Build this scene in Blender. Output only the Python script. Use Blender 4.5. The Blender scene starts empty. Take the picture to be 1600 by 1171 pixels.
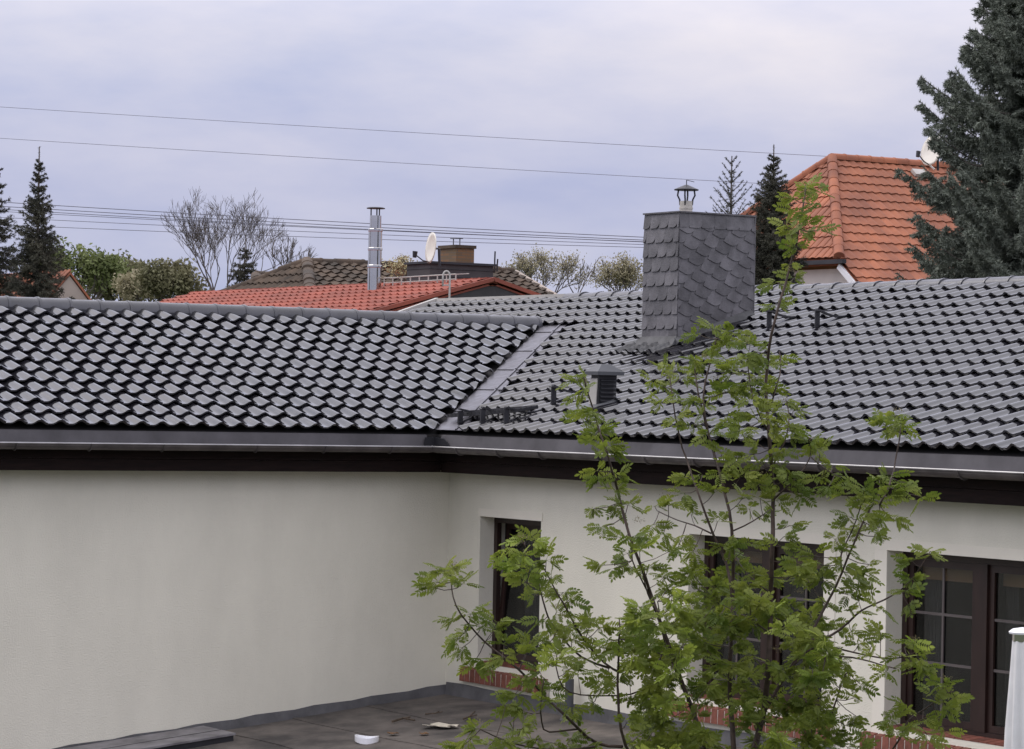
import bpy, bmesh, math, random
import numpy as np
from mathutils import Vector, Matrix

R0 = random.Random(7)
NP = np.random.default_rng(7)
scene = bpy.context.scene
COL = scene.collection
rad = math.radians

# ------------------------------------------------------------------ camera
F_PX, ROLL, PITCH, YAW = 4666.73, 0.0195997, 0.0094853, 0.5656919
CAM = Vector((31.46338, -19.09592, 3.5955))
_F0 = Vector((-math.cos(YAW), math.sin(YAW), 0.0))
_R0 = Vector((math.sin(YAW), math.cos(YAW), 0.0))
_FW = (_F0 * math.cos(PITCH) + Vector((0, 0, 1)) * math.sin(PITCH))
_UP = (Vector((0, 0, 1)) * math.cos(PITCH) - _F0 * math.sin(PITCH))
_DN = -_UP
_CR = _R0 * math.cos(ROLL) - _DN * math.sin(ROLL)
_CD = _R0 * math.sin(ROLL) + _DN * math.cos(ROLL)

cam_data = bpy.data.cameras.new('camera')
cam_data.sensor_width = 36.0
cam_data.lens = 36.0 * F_PX / 1600.0
cam_data.clip_start = 0.5
cam_data.clip_end = 6000
cam = bpy.data.objects.new('camera', cam_data)
COL.objects.link(cam)
m3 = Matrix((_CR, -_CD, -_FW)).transposed()
cam.matrix_world = Matrix.Translation(CAM) @ m3.to_4x4()
scene.camera = cam

# ------------------------------------------------------------------ sky and sun
SUN_DIR = Vector((-0.52, -0.35, 0.78)).normalized()
world = bpy.data.worlds.new('World')
scene.world = world
world.use_nodes = True
nt = world.node_tree
for n in list(nt.nodes):
    nt.nodes.remove(n)
N = nt.nodes.new
out = N('ShaderNodeOutputWorld')
bg = N('ShaderNodeBackground')
bg.inputs['Strength'].default_value = 0.10
sky = N('ShaderNodeTexSky')
sky.sky_type = 'NISHITA'
sky.sun_disc = False
sky.sun_elevation = math.asin(SUN_DIR.z)
sky.sun_rotation = math.atan2(SUN_DIR.x, SUN_DIR.y)
sky.air_density = 1.0
sky.dust_density = 4.0
tc = N('ShaderNodeTexCoord')
sep = N('ShaderNodeSeparateXYZ')
nt.links.new(tc.outputs['Generated'], sep.inputs[0])
ramp = N('ShaderNodeValToRGB')
cr = ramp.color_ramp
STOPS = [(0.0, (5.9, 6.1, 7.6)), (0.035, (5.05, 5.4, 7.35)), (0.07, (5.1, 5.4, 7.4)), (0.12, (7.3, 7.25, 8.5)),
         (0.3, (14.2, 14.3, 17.2)), (0.6, (15.5, 15.4, 17.2)), (1.0, (18.0, 17.9, 19.0))]
while len(cr.elements) < len(STOPS):
    cr.elements.new(0.5)
for e, (p, c) in zip(cr.elements, STOPS):
    e.position = p
    e.color = (*c, 1)
nt.links.new(sep.outputs['Z'], ramp.inputs[0])
mp = N('ShaderNodeMapping')
mp.inputs['Scale'].default_value = (6.5, 6.5, 20.0)
mp.inputs['Location'].default_value = (0.7, 2.1, 0.35)
nt.links.new(tc.outputs['Generated'], mp.inputs[0])
noi = N('ShaderNodeTexNoise')
noi.inputs['Scale'].default_value = 1.0
noi.inputs['Detail'].default_value = 6.0
noi.inputs['Roughness'].default_value = 0.55
nt.links.new(mp.outputs[0], noi.inputs['Vector'])
cl = N('ShaderNodeValToRGB')
cl.color_ramp.elements[0].position = 0.32
cl.color_ramp.elements[0].color = (0.82, 0.87, 0.98, 1)
cl.color_ramp.elements[1].position = 0.68
cl.color_ramp.elements[1].color = (1.26, 1.20, 1.10, 1)
nt.links.new(noi.outputs['Fac'], cl.inputs[0])
mul = N('ShaderNodeMix')
mul.data_type = 'RGBA'
mul.blend_type = 'MULTIPLY'
mul.inputs['Factor'].default_value = 1.0
nt.links.new(ramp.outputs[0], mul.inputs['A'])
nt.links.new(cl.outputs[0], mul.inputs['B'])
mix = N('ShaderNodeMix')
mix.data_type = 'RGBA'
mix.inputs['Factor'].default_value = 0.90
nt.links.new(sky.outputs[0], mix.inputs['A'])
nt.links.new(mul.outputs['Result'], mix.inputs['B'])
nt.links.new(mix.outputs['Result'], bg.inputs['Color'])
nt.links.new(bg.outputs[0], out.inputs['Surface'])

sun_data = bpy.data.lights.new('sun', 'SUN')
sun_data.energy = 1.35
sun_data.angle = rad(40)
sun_data.color = (1.0, 0.95, 0.88)
sun = bpy.data.objects.new('sun', sun_data)
sun.rotation_euler = SUN_DIR.to_track_quat('Z', 'Y').to_euler()
sun.location = (0, 0, 40)
COL.objects.link(sun)

vs = scene.view_settings
vs.view_transform = 'Standard'
vs.look = 'None'
vs.gamma = 1.0
vs.exposure = 0.0
vs.use_curve_mapping = False


# ------------------------------------------------------------------ helpers
def W(u, v, z):
    return Vector((u, -v, z))


def pix(px, py, D):
    """World point on the sight line of a photo pixel, D metres ahead."""
    return CAM + (_FW + _CR * ((px - 800) / F_PX) + _CD * ((py - 585.5) / F_PX)) * D


def proj(p):
    d = p - CAM
    z = d.dot(_FW)
    return 800 + F_PX * d.dot(_CR) / z, 585.5 + F_PX * d.dot(_CD) / z, z


def on_plane(px, py, n, c):
    r = _FW + _CR * ((px - 800) / F_PX) + _CD * ((py - 585.5) / F_PX)
    n = Vector(n)
    return CAM + r * ((c - n.dot(CAM)) / n.dot(r))


class MB:
    def __init__(self):
        self.v = []
        self.f = []

    def add(self, vs_, fs):
        o = len(self.v)
        self.v += [tuple(p) for p in vs_]
        self.f += [tuple(i + o for i in f) for f in fs]
        return self

    def quad(self, a, b, c, d):
        return self.add([a, b, c, d], [(0, 1, 2, 3)])

    def hexa(self, P):
        """8 corners: bottom ring 0-3, top ring 4-7"""
        return self.add(P, [(3, 2, 1, 0), (4, 5, 6, 7), (0, 1, 5, 4), (1, 2, 6, 5), (2, 3, 7, 6), (3, 0, 4, 7)])

    def box(self, u0, u1, v0, v1, z0, z1):
        return self.hexa([W(u0, v0, z0), W(u1, v0, z0), W(u1, v1, z0), W(u0, v1, z0),
                          W(u0, v0, z1), W(u1, v0, z1), W(u1, v1, z1), W(u0, v1, z1)])

    def bar(self, a, b, w, h, up=Vector((0, 0, 1))):
        a = Vector(a); b = Vector(b)
        d = (b - a).normalized()
        s = d.cross(up)
        if s.length < 1e-4:
            s = d.cross(Vector((1, 0, 0)))
        s.normalize()
        t = s.cross(d)
        s = s * (w / 2); t = t * (h / 2)
        return self.hexa([a - s - t, a + s - t, b + s - t, b - s - t, a - s + t, a + s + t, b + s + t, b - s + t])

    def prism(self, poly_a, poly_b):
        n = len(poly_a)
        fs = [tuple(range(n))[::-1], tuple(range(n, 2 * n))]
        fs += [(i, (i + 1) % n, n + (i + 1) % n, n + i) for i in range(n)]
        return self.add(list(poly_a) + list(poly_b), fs)

    def tube(self, pts, radii, n=6, caps=True):
        pts = [Vector(p) for p in pts]
        if not hasattr(radii, '__len__'):
            radii = [radii] * len(pts)
        o = len(self.v)
        ref = None
        for i, p in enumerate(pts):
            d = (pts[min(i + 1, len(pts) - 1)] - pts[max(i - 1, 0)])
            if d.length < 1e-9:
                d = Vector((0, 0, 1))
            d.normalize()
            if ref is None:
                ref = d.cross(Vector((0.31, 0.17, 0.93)))
                if ref.length < 1e-3:
                    ref = d.cross(Vector((1, 0, 0)))
            ref = (ref - d * ref.dot(d)).normalized()
            b = d.cross(ref)
            for k in range(n):
                a = 2 * math.pi * k / n
                self.v.append(tuple(p + (ref * math.cos(a) + b * math.sin(a)) * radii[i]))
        for i in range(len(pts) - 1):
            for k in range(n):
                a, b = o + i * n + k, o + i * n + (k + 1) % n
                self.f.append((a, b, b + n, a + n))
        if caps:
            self.f.append(tuple(o + k for k in range(n))[::-1])
            self.f.append(tuple(o + (len(pts) - 1) * n + k for k in range(n)))
        return self

    def mesh(self, name, m, smooth=False):
        me = bpy.data.meshes.new(name)
        me.from_pydata(self.v, [], self.f)
        if m is not None:
            me.materials.append(m)
        if smooth:
            me.polygons.foreach_set('use_smooth', [True] * len(me.polygons))
        me.update()
        return me

    def obj(self, name, m, parent=None, smooth=False, label=None, kind=None):
        o = bpy.data.objects.new(name, self.mesh(name, m, smooth))
        COL.objects.link(o)
        if parent is not None:
            adopt(o, parent)
        if label:
            o['label'] = label
        if kind:
            o['kind'] = kind
        return o


def base_matrix(o):
    M = Matrix.Identity(4)
    while o is not None:
        M = o.matrix_parent_inverse.copy() @ o.matrix_basis if o.parent is None else o.matrix_basis
        break
    return M


WORLD_OF = {}


def wm(o):
    return WORLD_OF.get(o.name, Matrix.Identity(4))


def adopt(o, parent):
    """Parent o, whose mesh is given in world coordinates (or whose matrix_basis is its world placement)."""
    o.parent = parent
    o.matrix_parent_inverse = wm(parent).inverted()
    WORLD_OF[o.name] = o.matrix_basis.copy()


def thing(name, label, cat, loc, group=None):
    e = bpy.data.objects.new(name, None)
    e.location = loc
    e.empty_display_size = 0.3
    COL.objects.link(e)
    WORLD_OF[e.name] = Matrix.Translation(Vector(loc))
    e['label'] = label
    e['category'] = cat
    if group:
        e['group'] = group
    return e


def tag(o, label, cat, group=None, kind=None):
    o['label'] = label
    o['category'] = cat
    if group:
        o['group'] = group
    if kind:
        o['kind'] = kind
    return o


def piece(name, me, M, parent):
    """An object sharing mesh me, placed with world matrix M under parent."""
    o = bpy.data.objects.new(name, me)
    o.matrix_basis = M
    COL.objects.link(o)
    adopt(o, parent)
    return o


def big_mesh(name, V, Fa, m, smooth=False):
    """numpy verts (n,3), faces (k,3) or (k,4)"""
    me = bpy.data.meshes.new(name)
    V = np.asarray(V, np.float32).reshape(-1, 3)
    Fa = np.asarray(Fa, np.int32)
    k, c = Fa.shape
    me.vertices.add(len(V))
    me.vertices.foreach_set('co', V.ravel())
    me.loops.add(k * c)
    me.loops.foreach_set('vertex_index', Fa.ravel())
    me.polygons.add(k)
    me.polygons.foreach_set('loop_start', np.arange(0, k * c, c, dtype=np.int32))
    me.polygons.foreach_set('loop_total', np.full(k, c, np.int32))
    me.polygons.foreach_set('use_smooth', np.full(k, smooth))
    me.update(calc_edges=True)
    if m is not None:
        me.materials.append(m)
    return me


def joined(name, mb, mats, m, smooth=False):
    """Many placements of one MB in one mesh."""
    v = np.array(mb.v)
    fs = []
    allv = []
    for i, M in enumerate(mats):
        A = np.array(M)
        allv.append(v @ A[:3, :3].T + A[:3, 3])
        o = i * len(v)
        fs += [tuple(j + o for j in f) for f in mb.f]
    me = bpy.data.meshes.new(name)
    me.from_pydata(np.concatenate(allv).tolist(), [], fs)
    me.materials.append(m)
    if smooth:
        me.polygons.foreach_set('use_smooth', [True] * len(me.polygons))
    me.update()
    return me


def clip_mesh(me, M, planes, name):
    """Copy of mesh me cut by world planes (co, no): keeps the side against no. None when nothing is left."""
    bm = bmesh.new()
    bm.from_mesh(me)
    Mi = M.inverted()
    for co, no in planes:
        lco = Mi @ Vector(co)
        lno = (M.to_3x3().transposed() @ Vector(no)).normalized()
        g = bm.verts[:] + bm.edges[:] + bm.faces[:]
        r = bmesh.ops.bisect_plane(bm, geom=g, plane_co=lco, plane_no=lno, clear_outer=True)
        ed = [e for e in r['geom_cut'] if isinstance(e, bmesh.types.BMEdge)]
        if ed:
            bmesh.ops.holes_fill(bm, edges=ed, sides=0)
    if len(bm.faces) < 2:
        bm.free()
        return None
    nm = bpy.data.meshes.new(name)
    bm.to_mesh(nm)
    bm.free()
    for mt in me.materials:
        if len(nm.materials) < len(me.materials):
            nm.materials.append(mt)
    return nm


# ------------------------------------------------------------------ materials
def mat(name, base, rough=0.6, ior=1.45, var=0.15, vscale=3.0, tint=0.0, bump=0.0, bscale=60.0, metal=0.0, base2=None,
        rvar=0.0, stretch=(1, 1, 1), detail=5.0, spec=0.5, trans=0.0, lo=0.35, hi=0.65, backbump=None):
    m = bpy.data.materials.new(name)
    m.use_nodes = True
    t = m.node_tree
    L = t.links.new
    b = t.nodes['Principled BSDF']
    b.inputs['Roughness'].default_value = rough
    b.inputs['IOR'].default_value = ior
    b.inputs['Metallic'].default_value = metal
    b.inputs['Specular IOR Level'].default_value = spec
    g = t.nodes.new('ShaderNodeNewGeometry')
    mpn = t.nodes.new('ShaderNodeMapping')
    mpn.inputs['Scale'].default_value = stretch
    L(g.outputs['Position'], mpn.inputs[0])
    n1 = t.nodes.new('ShaderNodeTexNoise')
    n1.inputs['Scale'].default_value = vscale
    n1.inputs['Detail'].default_value = detail
    n1.inputs['Roughness'].default_value = 0.6
    L(mpn.outputs[0], n1.inputs['Vector'])
    r = t.nodes.new('ShaderNodeValToRGB')
    r.color_ramp.elements[0].position = lo
    r.color_ramp.elements[1].position = hi
    c = Vector(base)
    if base2 is None:
        c0 = c * (1 - var); c1 = c * (1 + var)
    else:
        c0 = c; c1 = Vector(base2)
    r.color_ramp.elements[0].color = (*c0, 1)
    r.color_ramp.elements[1].color = (*c1, 1)
    L(n1.outputs['Fac'], r.inputs[0])
    col = r.outputs[0]
    if tint > 0:
        oi = t.nodes.new('ShaderNodeObjectInfo')
        mr = t.nodes.new('ShaderNodeMapRange')
        mr.inputs['To Min'].default_value = 1 - tint
        mr.inputs['To Max'].default_value = 1 + tint
        L(oi.outputs['Random'], mr.inputs['Value'])
        hs = t.nodes.new('ShaderNodeHueSaturation')
        L(mr.outputs[0], hs.inputs['Value'])
        L(col, hs.inputs['Color'])
        col = hs.outputs[0]
    L(col, b.inputs['Base Color'])
    if rvar > 0:
        n3 = t.nodes.new('ShaderNodeTexNoise')
        n3.inputs['Scale'].default_value = vscale * 2.3
        n3.inputs['Detail'].default_value = 4
        L(g.outputs['Position'], n3.inputs['Vector'])
        m2 = t.nodes.new('ShaderNodeMapRange')
        m2.inputs['From Min'].default_value = 0.3
        m2.inputs['From Max'].default_value = 0.7
        m2.inputs['To Min'].default_value = max(0.02, rough - rvar)
        m2.inputs['To Max'].default_value = rough + rvar
        L(n3.outputs['Fac'], m2.inputs['Value'])
        if tint > 0:
            o2 = t.nodes.new('ShaderNodeObjectInfo')
            m4 = t.nodes.new('ShaderNodeMath')
            m4.operation = 'MULTIPLY_ADD'
            m4.inputs[1].default_value = rvar
            L(o2.outputs['Random'], m4.inputs[0])
            L(m2.outputs[0], m4.inputs[2])
            L(m4.outputs[0], b.inputs['Roughness'])
        else:
            L(m2.outputs[0], b.inputs['Roughness'])
    if bump > 0:
        n2 = t.nodes.new('ShaderNodeTexNoise')
        n2.inputs['Scale'].default_value = bscale
        n2.inputs['Detail'].default_value = 4
        L(g.outputs['Position'], n2.inputs['Vector'])
        bp = t.nodes.new('ShaderNodeBump')
        bp.inputs['Strength'].default_value = bump
        bp.inputs['Distance'].default_value = 0.01
        L(n2.outputs['Fac'], bp.inputs['Height'])
        L(bp.outputs[0], b.inputs['Normal'])
    if trans > 0:
        tr = t.nodes.new('ShaderNodeBsdfTranslucent')
        L(col, tr.inputs['Color'])
        mx = t.nodes.new('ShaderNodeMixShader')
        mx.inputs[0].default_value = trans
        L(b.outputs[0], mx.inputs[1])
        L(tr.outputs[0], mx.inputs[2])
        L(mx.outputs[0], t.nodes['Material Output'].inputs['Surface'])
    return m


def glass_mat():
    m = bpy.data.materials.new('window_glass')
    m.use_nodes = True
    t = m.node_tree
    t.nodes.remove(t.nodes['Principled BSDF'])
    tr = t.nodes.new('ShaderNodeBsdfTransparent')
    tr.inputs[0].default_value = (0.72, 0.74, 0.74, 1)
    gl = t.nodes.new('ShaderNodeBsdfGlossy')
    gl.inputs['Roughness'].default_value = 0.03
    lw = t.nodes.new('ShaderNodeLayerWeight')
    pw_ = t.nodes.new('ShaderNodeMath')
    pw_.operation = 'POWER'
    pw_.inputs[1].default_value = 5.0
    fr = t.nodes.new('ShaderNodeMath')
    fr.operation = 'MULTIPLY_ADD'
    fr.inputs[1].default_value = 0.92
    fr.inputs[2].default_value = 0.04
    t.links.new(lw.outputs['Facing'], pw_.inputs[0])
    t.links.new(pw_.outputs[0], fr.inputs[0])
    mx = t.nodes.new('ShaderNodeMixShader')
    t.links.new(fr.outputs[0], mx.inputs[0])
    t.links.new(tr.outputs[0], mx.inputs[1])
    t.links.new(gl.outputs[0], mx.inputs[2])
    t.links.new(mx.outputs[0], t.nodes['Material Output'].inputs['Surface'])
    return m


M_TILE = mat('glazed_black_tile', (0.009, 0.0085, 0.011), rough=0.085, ior=1.85, var=0.35, vscale=2.5, tint=0.3, rvar=0.05, bump=0.05, bscale=9)
M_RIDGE = mat('glazed_ridge_tile', (0.050, 0.050, 0.058), rough=0.28, ior=1.6, var=0.2, vscale=3, tint=0.2, rvar=0.08, bump=0.08, bscale=30)
M_UNDER = mat('roof_underlay', (0.02, 0.018, 0.018), rough=0.9)
M_ZINC = mat('weathered_zinc', (0.075, 0.070, 0.075), rough=0.6, metal=0.0, spec=0.35, var=0.25, vscale=1.6, rvar=0.12, bump=0.05, bscale=8)
M_VALLEY = mat('valley_metal', (0.125, 0.12, 0.135), rough=0.45, metal=0.6, var=0.15, vscale=3.0, rvar=0.1, bump=0.06, bscale=10)
M_GUTTER = mat('gutter_zinc', (0.10, 0.088, 0.085), rough=0.5, metal=0.4, var=0.3, vscale=3.0, rvar=0.1, bump=0.04, bscale=12)
M_LIP = mat('gutter_bead', (0.38, 0.37, 0.37), rough=0.4, metal=0.6, var=0.15)
M_DARKWOOD = mat('dark_stained_fascia', (0.013, 0.007, 0.006), rough=0.75, var=0.35, vscale=4, stretch=(1, 1, 8), bump=0.1, spec=0.2)
M_WALL = mat('cream_plaster', (0.69, 0.66, 0.555), rough=0.92, var=0.05, vscale=1.7, bump=0.7, bscale=55, detail=9, spec=0.2, stretch=(1, 1, 0.45), lo=0.3, hi=0.7)
M_PLASTER_S = mat('smooth_plaster_surround', (0.72, 0.68, 0.58), rough=0.9, var=0.04, vscale=1.5, bump=0.2, bscale=60, spec=0.2)
M_FRAME = mat('brown_window_frame', (0.024, 0.0115, 0.009), rough=0.4, var=0.25, vscale=6, stretch=(1, 1, 0.3))
M_MUNTIN = mat('muntin_bar', (0.10, 0.085, 0.08), rough=0.4, var=0.1)
M_GLASS = glass_mat()
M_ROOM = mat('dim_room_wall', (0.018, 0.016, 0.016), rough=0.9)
M_CURTAIN = mat('curtain_net', (0.09, 0.085, 0.085), rough=0.9, var=0.15, trans=0.2)
M_BLIND = mat('tan_blind', (0.30, 0.17, 0.08), rough=0.8, var=0.1)
M_BRICK = mat('sill_brick', (0.165, 0.055, 0.036), rough=0.75, var=0.2, vscale=14, tint=0.22, bump=0.3, bscale=90)
M_MORTAR = mat('sill_mortar', (0.50, 0.44, 0.38), rough=0.95, var=0.1, vscale=20, bump=0.3)
M_BITUMEN = mat('roofing_felt', (0.052, 0.046, 0.042), rough=0.88, var=0.0, base2=(0.145, 0.125, 0.108), vscale=1.6, detail=12, bump=0.6, bscale=120, lo=0.36, hi=0.64, rvar=0.1)
M_UPSTAND = mat('felt_upstand', (0.10, 0.098, 0.10), rough=0.85, var=0.25, vscale=3, bump=0.4, bscale=40)
M_SLATE = mat('slate', (0.105, 0.100, 0.106), rough=0.55, var=0.25, vscale=6, tint=0.28, bump=0.35, bscale=40, rvar=0.1)
M_LEAD = mat('lead_flashing', (0.06, 0.06, 0.062), rough=0.65, metal=0.1, var=0.3, vscale=5, bump=0.3, bscale=20)
M_STEEL = mat('stainless_steel', (0.55, 0.53, 0.51), rough=0.12, metal=1.0, var=0.08)
M_PIPE = mat('grey_flue_pipe', (0.45, 0.42, 0.37), rough=0.6, var=0.2, vscale=10)
M_DKMETAL = mat('dark_steel', (0.035, 0.035, 0.04), rough=0.45, metal=0.4, var=0.2)
M_GREYPL = mat('grey_plastic', (0.065, 0.068, 0.074), rough=0.5, var=0.1)
M_LTGREY = mat('light_grey_sheet', (0.42, 0.40, 0.37), rough=0.6, var=0.1)
M_ZINCLID = mat('dull_metal_lid', (0.17, 0.16, 0.165), rough=0.6, var=0.3, vscale=4)
M_DEADLEAF = mat('dry_leaf', (0.16, 0.09, 0.045), rough=0.9, var=0.3, vscale=30)
M_WHITE = mat('white_trim', (0.72, 0.72, 0.73), rough=0.5, var=0.06)
M_REDTILE = mat('red_roof_tile', (0.20, 0.055, 0.036), rough=0.7, base2=(0.32, 0.078, 0.048), vscale=0.9, detail=8, bump=0.1)
M_ORTILE = mat('orange_roof_tile', (0.205, 0.072, 0.040), rough=0.75, base2=(0.345, 0.118, 0.056), vscale=1.1, detail=8, tint=0.12, bump=0.15, bscale=30)
M_OLDTILE = mat('mossy_brown_tile', (0.036, 0.028, 0.021), rough=0.9, base2=(0.095, 0.066, 0.045), vscale=1.6, detail=8, bump=0.4, bscale=20)
M_DKWALL = mat('dark_grey_gable', (0.045, 0.043, 0.045), rough=0.8, var=0.3, vscale=1.2)
M_BRICKCH = None
M_DISH = mat('dish_white', (0.66, 0.63, 0.56), rough=0.5, var=0.06)
M_WIRE = mat('black_cable', (0.11, 0.11, 0.14), rough=0.6, var=0.1)
M_TANWALL = mat('old_render_wall', (0.33, 0.28, 0.24), rough=0.95, var=0.12, vscale=1.5, bump=0.3, bscale=20)
M_WHWALL = mat('white_render_wall', (0.62, 0.58, 0.53), rough=0.95, var=0.08, vscale=1.5)
M_GRASS = mat('garden_grass', (0.045, 0.065, 0.022), rough=1.0, var=0.4, vscale=0.3)
M_BARK = mat('rowan_bark', (0.050, 0.032, 0.024), rough=0.75, var=0.35, vscale=30, bump=0.2)
M_BARKFAR = mat('grey_bark', (0.10, 0.085, 0.075), rough=0.9, var=0.3, vscale=3)
M_LEAF = mat('rowan_leaf', (0.125, 0.185, 0.024), rough=0.55, base2=(0.30, 0.345, 0.055), vscale=5, tint=0.32, trans=0.48, detail=3)
M_BUD = mat('rowan_flower_bud', (0.20, 0.17, 0.08), rough=0.8, var=0.25, vscale=40)
M_SPRUCE = mat('blue_spruce_needles', (0.095, 0.112, 0.085), rough=0.8, base2=(0.265, 0.29, 0.235), vscale=1.3, detail=6, lo=0.34, hi=0.7)
M_SPRUCE2 = mat('dark_spruce_needles', (0.034, 0.036, 0.026), rough=0.85, base2=(0.095, 0.092, 0.065), vscale=2.0, detail=6)
M_GREENFAR = mat('spring_foliage', (0.12, 0.15, 0.05), rough=0.8, base2=(0.21, 0.235, 0.09), vscale=0.5, trans=0.2)
M_OLIVEFAR = mat('olive_foliage', (0.115, 0.115, 0.055), rough=0.8, base2=(0.18, 0.165, 0.09), vscale=0.5, trans=0.2)
M_PALEFAR = mat('pale_budding_foliage', (0.26, 0.23, 0.14), rough=0.8, base2=(0.38, 0.34, 0.22), vscale=0.6, trans=0.25)
M_BLOSSOM = mat('yellow_blossom', (0.40, 0.36, 0.20), rough=0.8, var=0.3, vscale=3)
M_CLOTH = mat('white_parasol_cloth', (0.70, 0.69, 0.68), rough=0.85, var=0.05, vscale=6, trans=0.1)
M_CAPW = mat('white_plastic', (0.82, 0.82, 0.84), rough=0.35, var=0.03)
M_PAPER = mat('pale_litter', (0.55, 0.50, 0.40), rough=0.9, var=0.15, vscale=20)
M_TWIG = mat('dry_twig', (0.09, 0.065, 0.045), rough=0.9, var=0.3, vscale=20)


def brick_material():
    m = bpy.data.materials.new('old_chimney_brick')
    m.use_nodes = True
    t = m.node_tree
    b = t.nodes['Principled BSDF']
    g = t.nodes.new('ShaderNodeNewGeometry')
    s = t.nodes.new('ShaderNodeSeparateXYZ')
    c = t.nodes.new('ShaderNodeCombineXYZ')
    ad = t.nodes.new('ShaderNodeMath')
    t.links.new(g.outputs['Position'], s.inputs[0])
    t.links.new(s.outputs['X'], ad.inputs[0])
    t.links.new(s.outputs['Y'], ad.inputs[1])
    t.links.new(ad.outputs[0], c.inputs['X'])
    t.links.new(s.outputs['Z'], c.inputs['Y'])
    k = t.nodes.new('ShaderNodeTexBrick')
    k.inputs['Color1'].default_value = (0.20, 0.105, 0.05, 1)
    k.inputs['Color2'].default_value = (0.13, 0.085, 0.045, 1)
    k.inputs['Mortar'].default_value = (0.11, 0.09, 0.07, 1)
    k.inputs['Scale'].default_value = 1.0
    k.inputs['Brick Width'].default_value = 0.25
    k.inputs['Row Height'].default_value = 0.075
    k.inputs['Mortar Size'].default_value = 0.008
    t.links.new(c.outputs[0], k.inputs['Vector'])
    t.links.new(k.outputs['Color'], b.inputs['Base Color'])
    b.inputs['Roughness'].default_value = 0.9
    return m


M_BRICKCH = brick_material()

# ------------------------------------------------------------------ ground
GZ = -3.3
g = MB()
S = 1500
g.quad((-S, -S, GZ), (S, -S, GZ), (S, S, GZ), (-S, S, GZ))
ground = g.obj('ground', M_GRASS, kind='structure')
ground['label'] = 'garden ground far below the roofs'

# ------------------------------------------------------------------ the L-shaped house: two wings
AL = 0.3253018
TA, SA, CA = math.tan(AL), math.sin(AL), math.cos(AL)
ZE, OE = 3.2079, 0.5187
RUN = 0.358
GAUGE = RUN / CA
TW = 0.25
UR = -3.842           # ridge of the low wing
VR = -5.133           # ridge of the main wing
ZRL = ZE + (OE - UR) * TA
ZRR = ZE + (OE - VR) * TA
U_END, V_END = 15.0, 11.0
U_GABLE = -8.9

low = thing('house_wing', 'lower wing of the cream house, black glazed roof and blank plaster wall', 'house', W(-2, 5, GZ))
main = thing('house_wing', 'main wing of the cream house with the slate chimney and brown windows', 'house', W(4, -2, GZ))


def zl(u):
    return ZE + (OE - u) * TA


# --- roof slabs
s = MB()
d = 0.03
uu = OE - 0.02
s.prism([W(uu, uu, zl(uu) - d), W(UR, UR, ZRL - d), W(UR, V_END, ZRL - d), W(uu, V_END, zl(uu) - d)],
        [W(uu, uu, zl(uu) - d - .08), W(UR, UR, ZRL - d - .08), W(UR, V_END, ZRL - d - .08), W(uu, V_END, zl(uu) - d - .08)])
roof_l = s.obj('roof', M_UNDER, low)
s = MB()
ub = 2 * UR - OE
s.prism([W(UR, UR, ZRL - d), W(ub, ub * 0 + UR + (UR - ub), zl(OE) - d) if False else W(ub, -ub + 2 * UR, zl(OE) - d), W(ub, V_END, zl(OE) - d), W(UR, V_END, ZRL - d)],
        [W(UR, UR, ZRL - d - .08), W(ub, -ub + 2 * UR, zl(OE) - d - .08), W(ub, V_END, zl(OE) - d - .08), W(UR, V_END, ZRL - d - .08)])
s.obj('roof', M_UNDER, low)
s = MB()
# main roof front slab, with its lower left corner where the low wing meets it
P = [(uu, uu), (UR, UR), (U_GABLE, 2 * UR - U_GABLE - 0.0), (U_GABLE, VR), (U_END, VR), (U_END, uu)]
P = [(uu, uu), (UR, UR), (UR - 1.2, UR + 1.2), (U_GABLE, UR + 1.2), (U_GABLE, VR), (U_END, VR), (U_END, uu)]
s.prism([W(a, b, zl(b) - d) for a, b in P], [W(a, b, zl(b) - d - .08) for a, b in P])
roof_r = s.obj('roof', M_UNDER, main)
s = MB()
vb = 2 * VR - OE
s.prism([W(U_GABLE, VR, ZRR - d), W(U_END, VR, ZRR - d), W(U_END, vb, zl(OE) - d), W(U_GABLE, vb, zl(OE) - d)],
        [W(U_GABLE, VR, ZRR - d - .08), W(U_END, VR, ZRR - d - .08), W(U_END, vb, zl(OE) - d - .08), W(U_GABLE, vb, zl(OE) - d - .08)])
s.obj('roof', M_UNDER, main)


# --- tiles
def tile_profile(A):
    pts = []
    for s_ in (-0.02, 0.10, 0.22, 0.30, 0.38, 0.46, 0.55, 0.64, 0.72, 0.80, 0.88, 0.96, 1.04):
        if s_ < 0.64:
            h = A * 0.5 * (1 - math.cos(math.pi * max(s_ - 0.24, 0) / 0.40))
        else:
            h = A * 0.5 * (1 + math.cos(math.pi * min((s_ - 0.64) / 0.40, 1)))
        pts.append((s_, h))
    return pts


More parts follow.
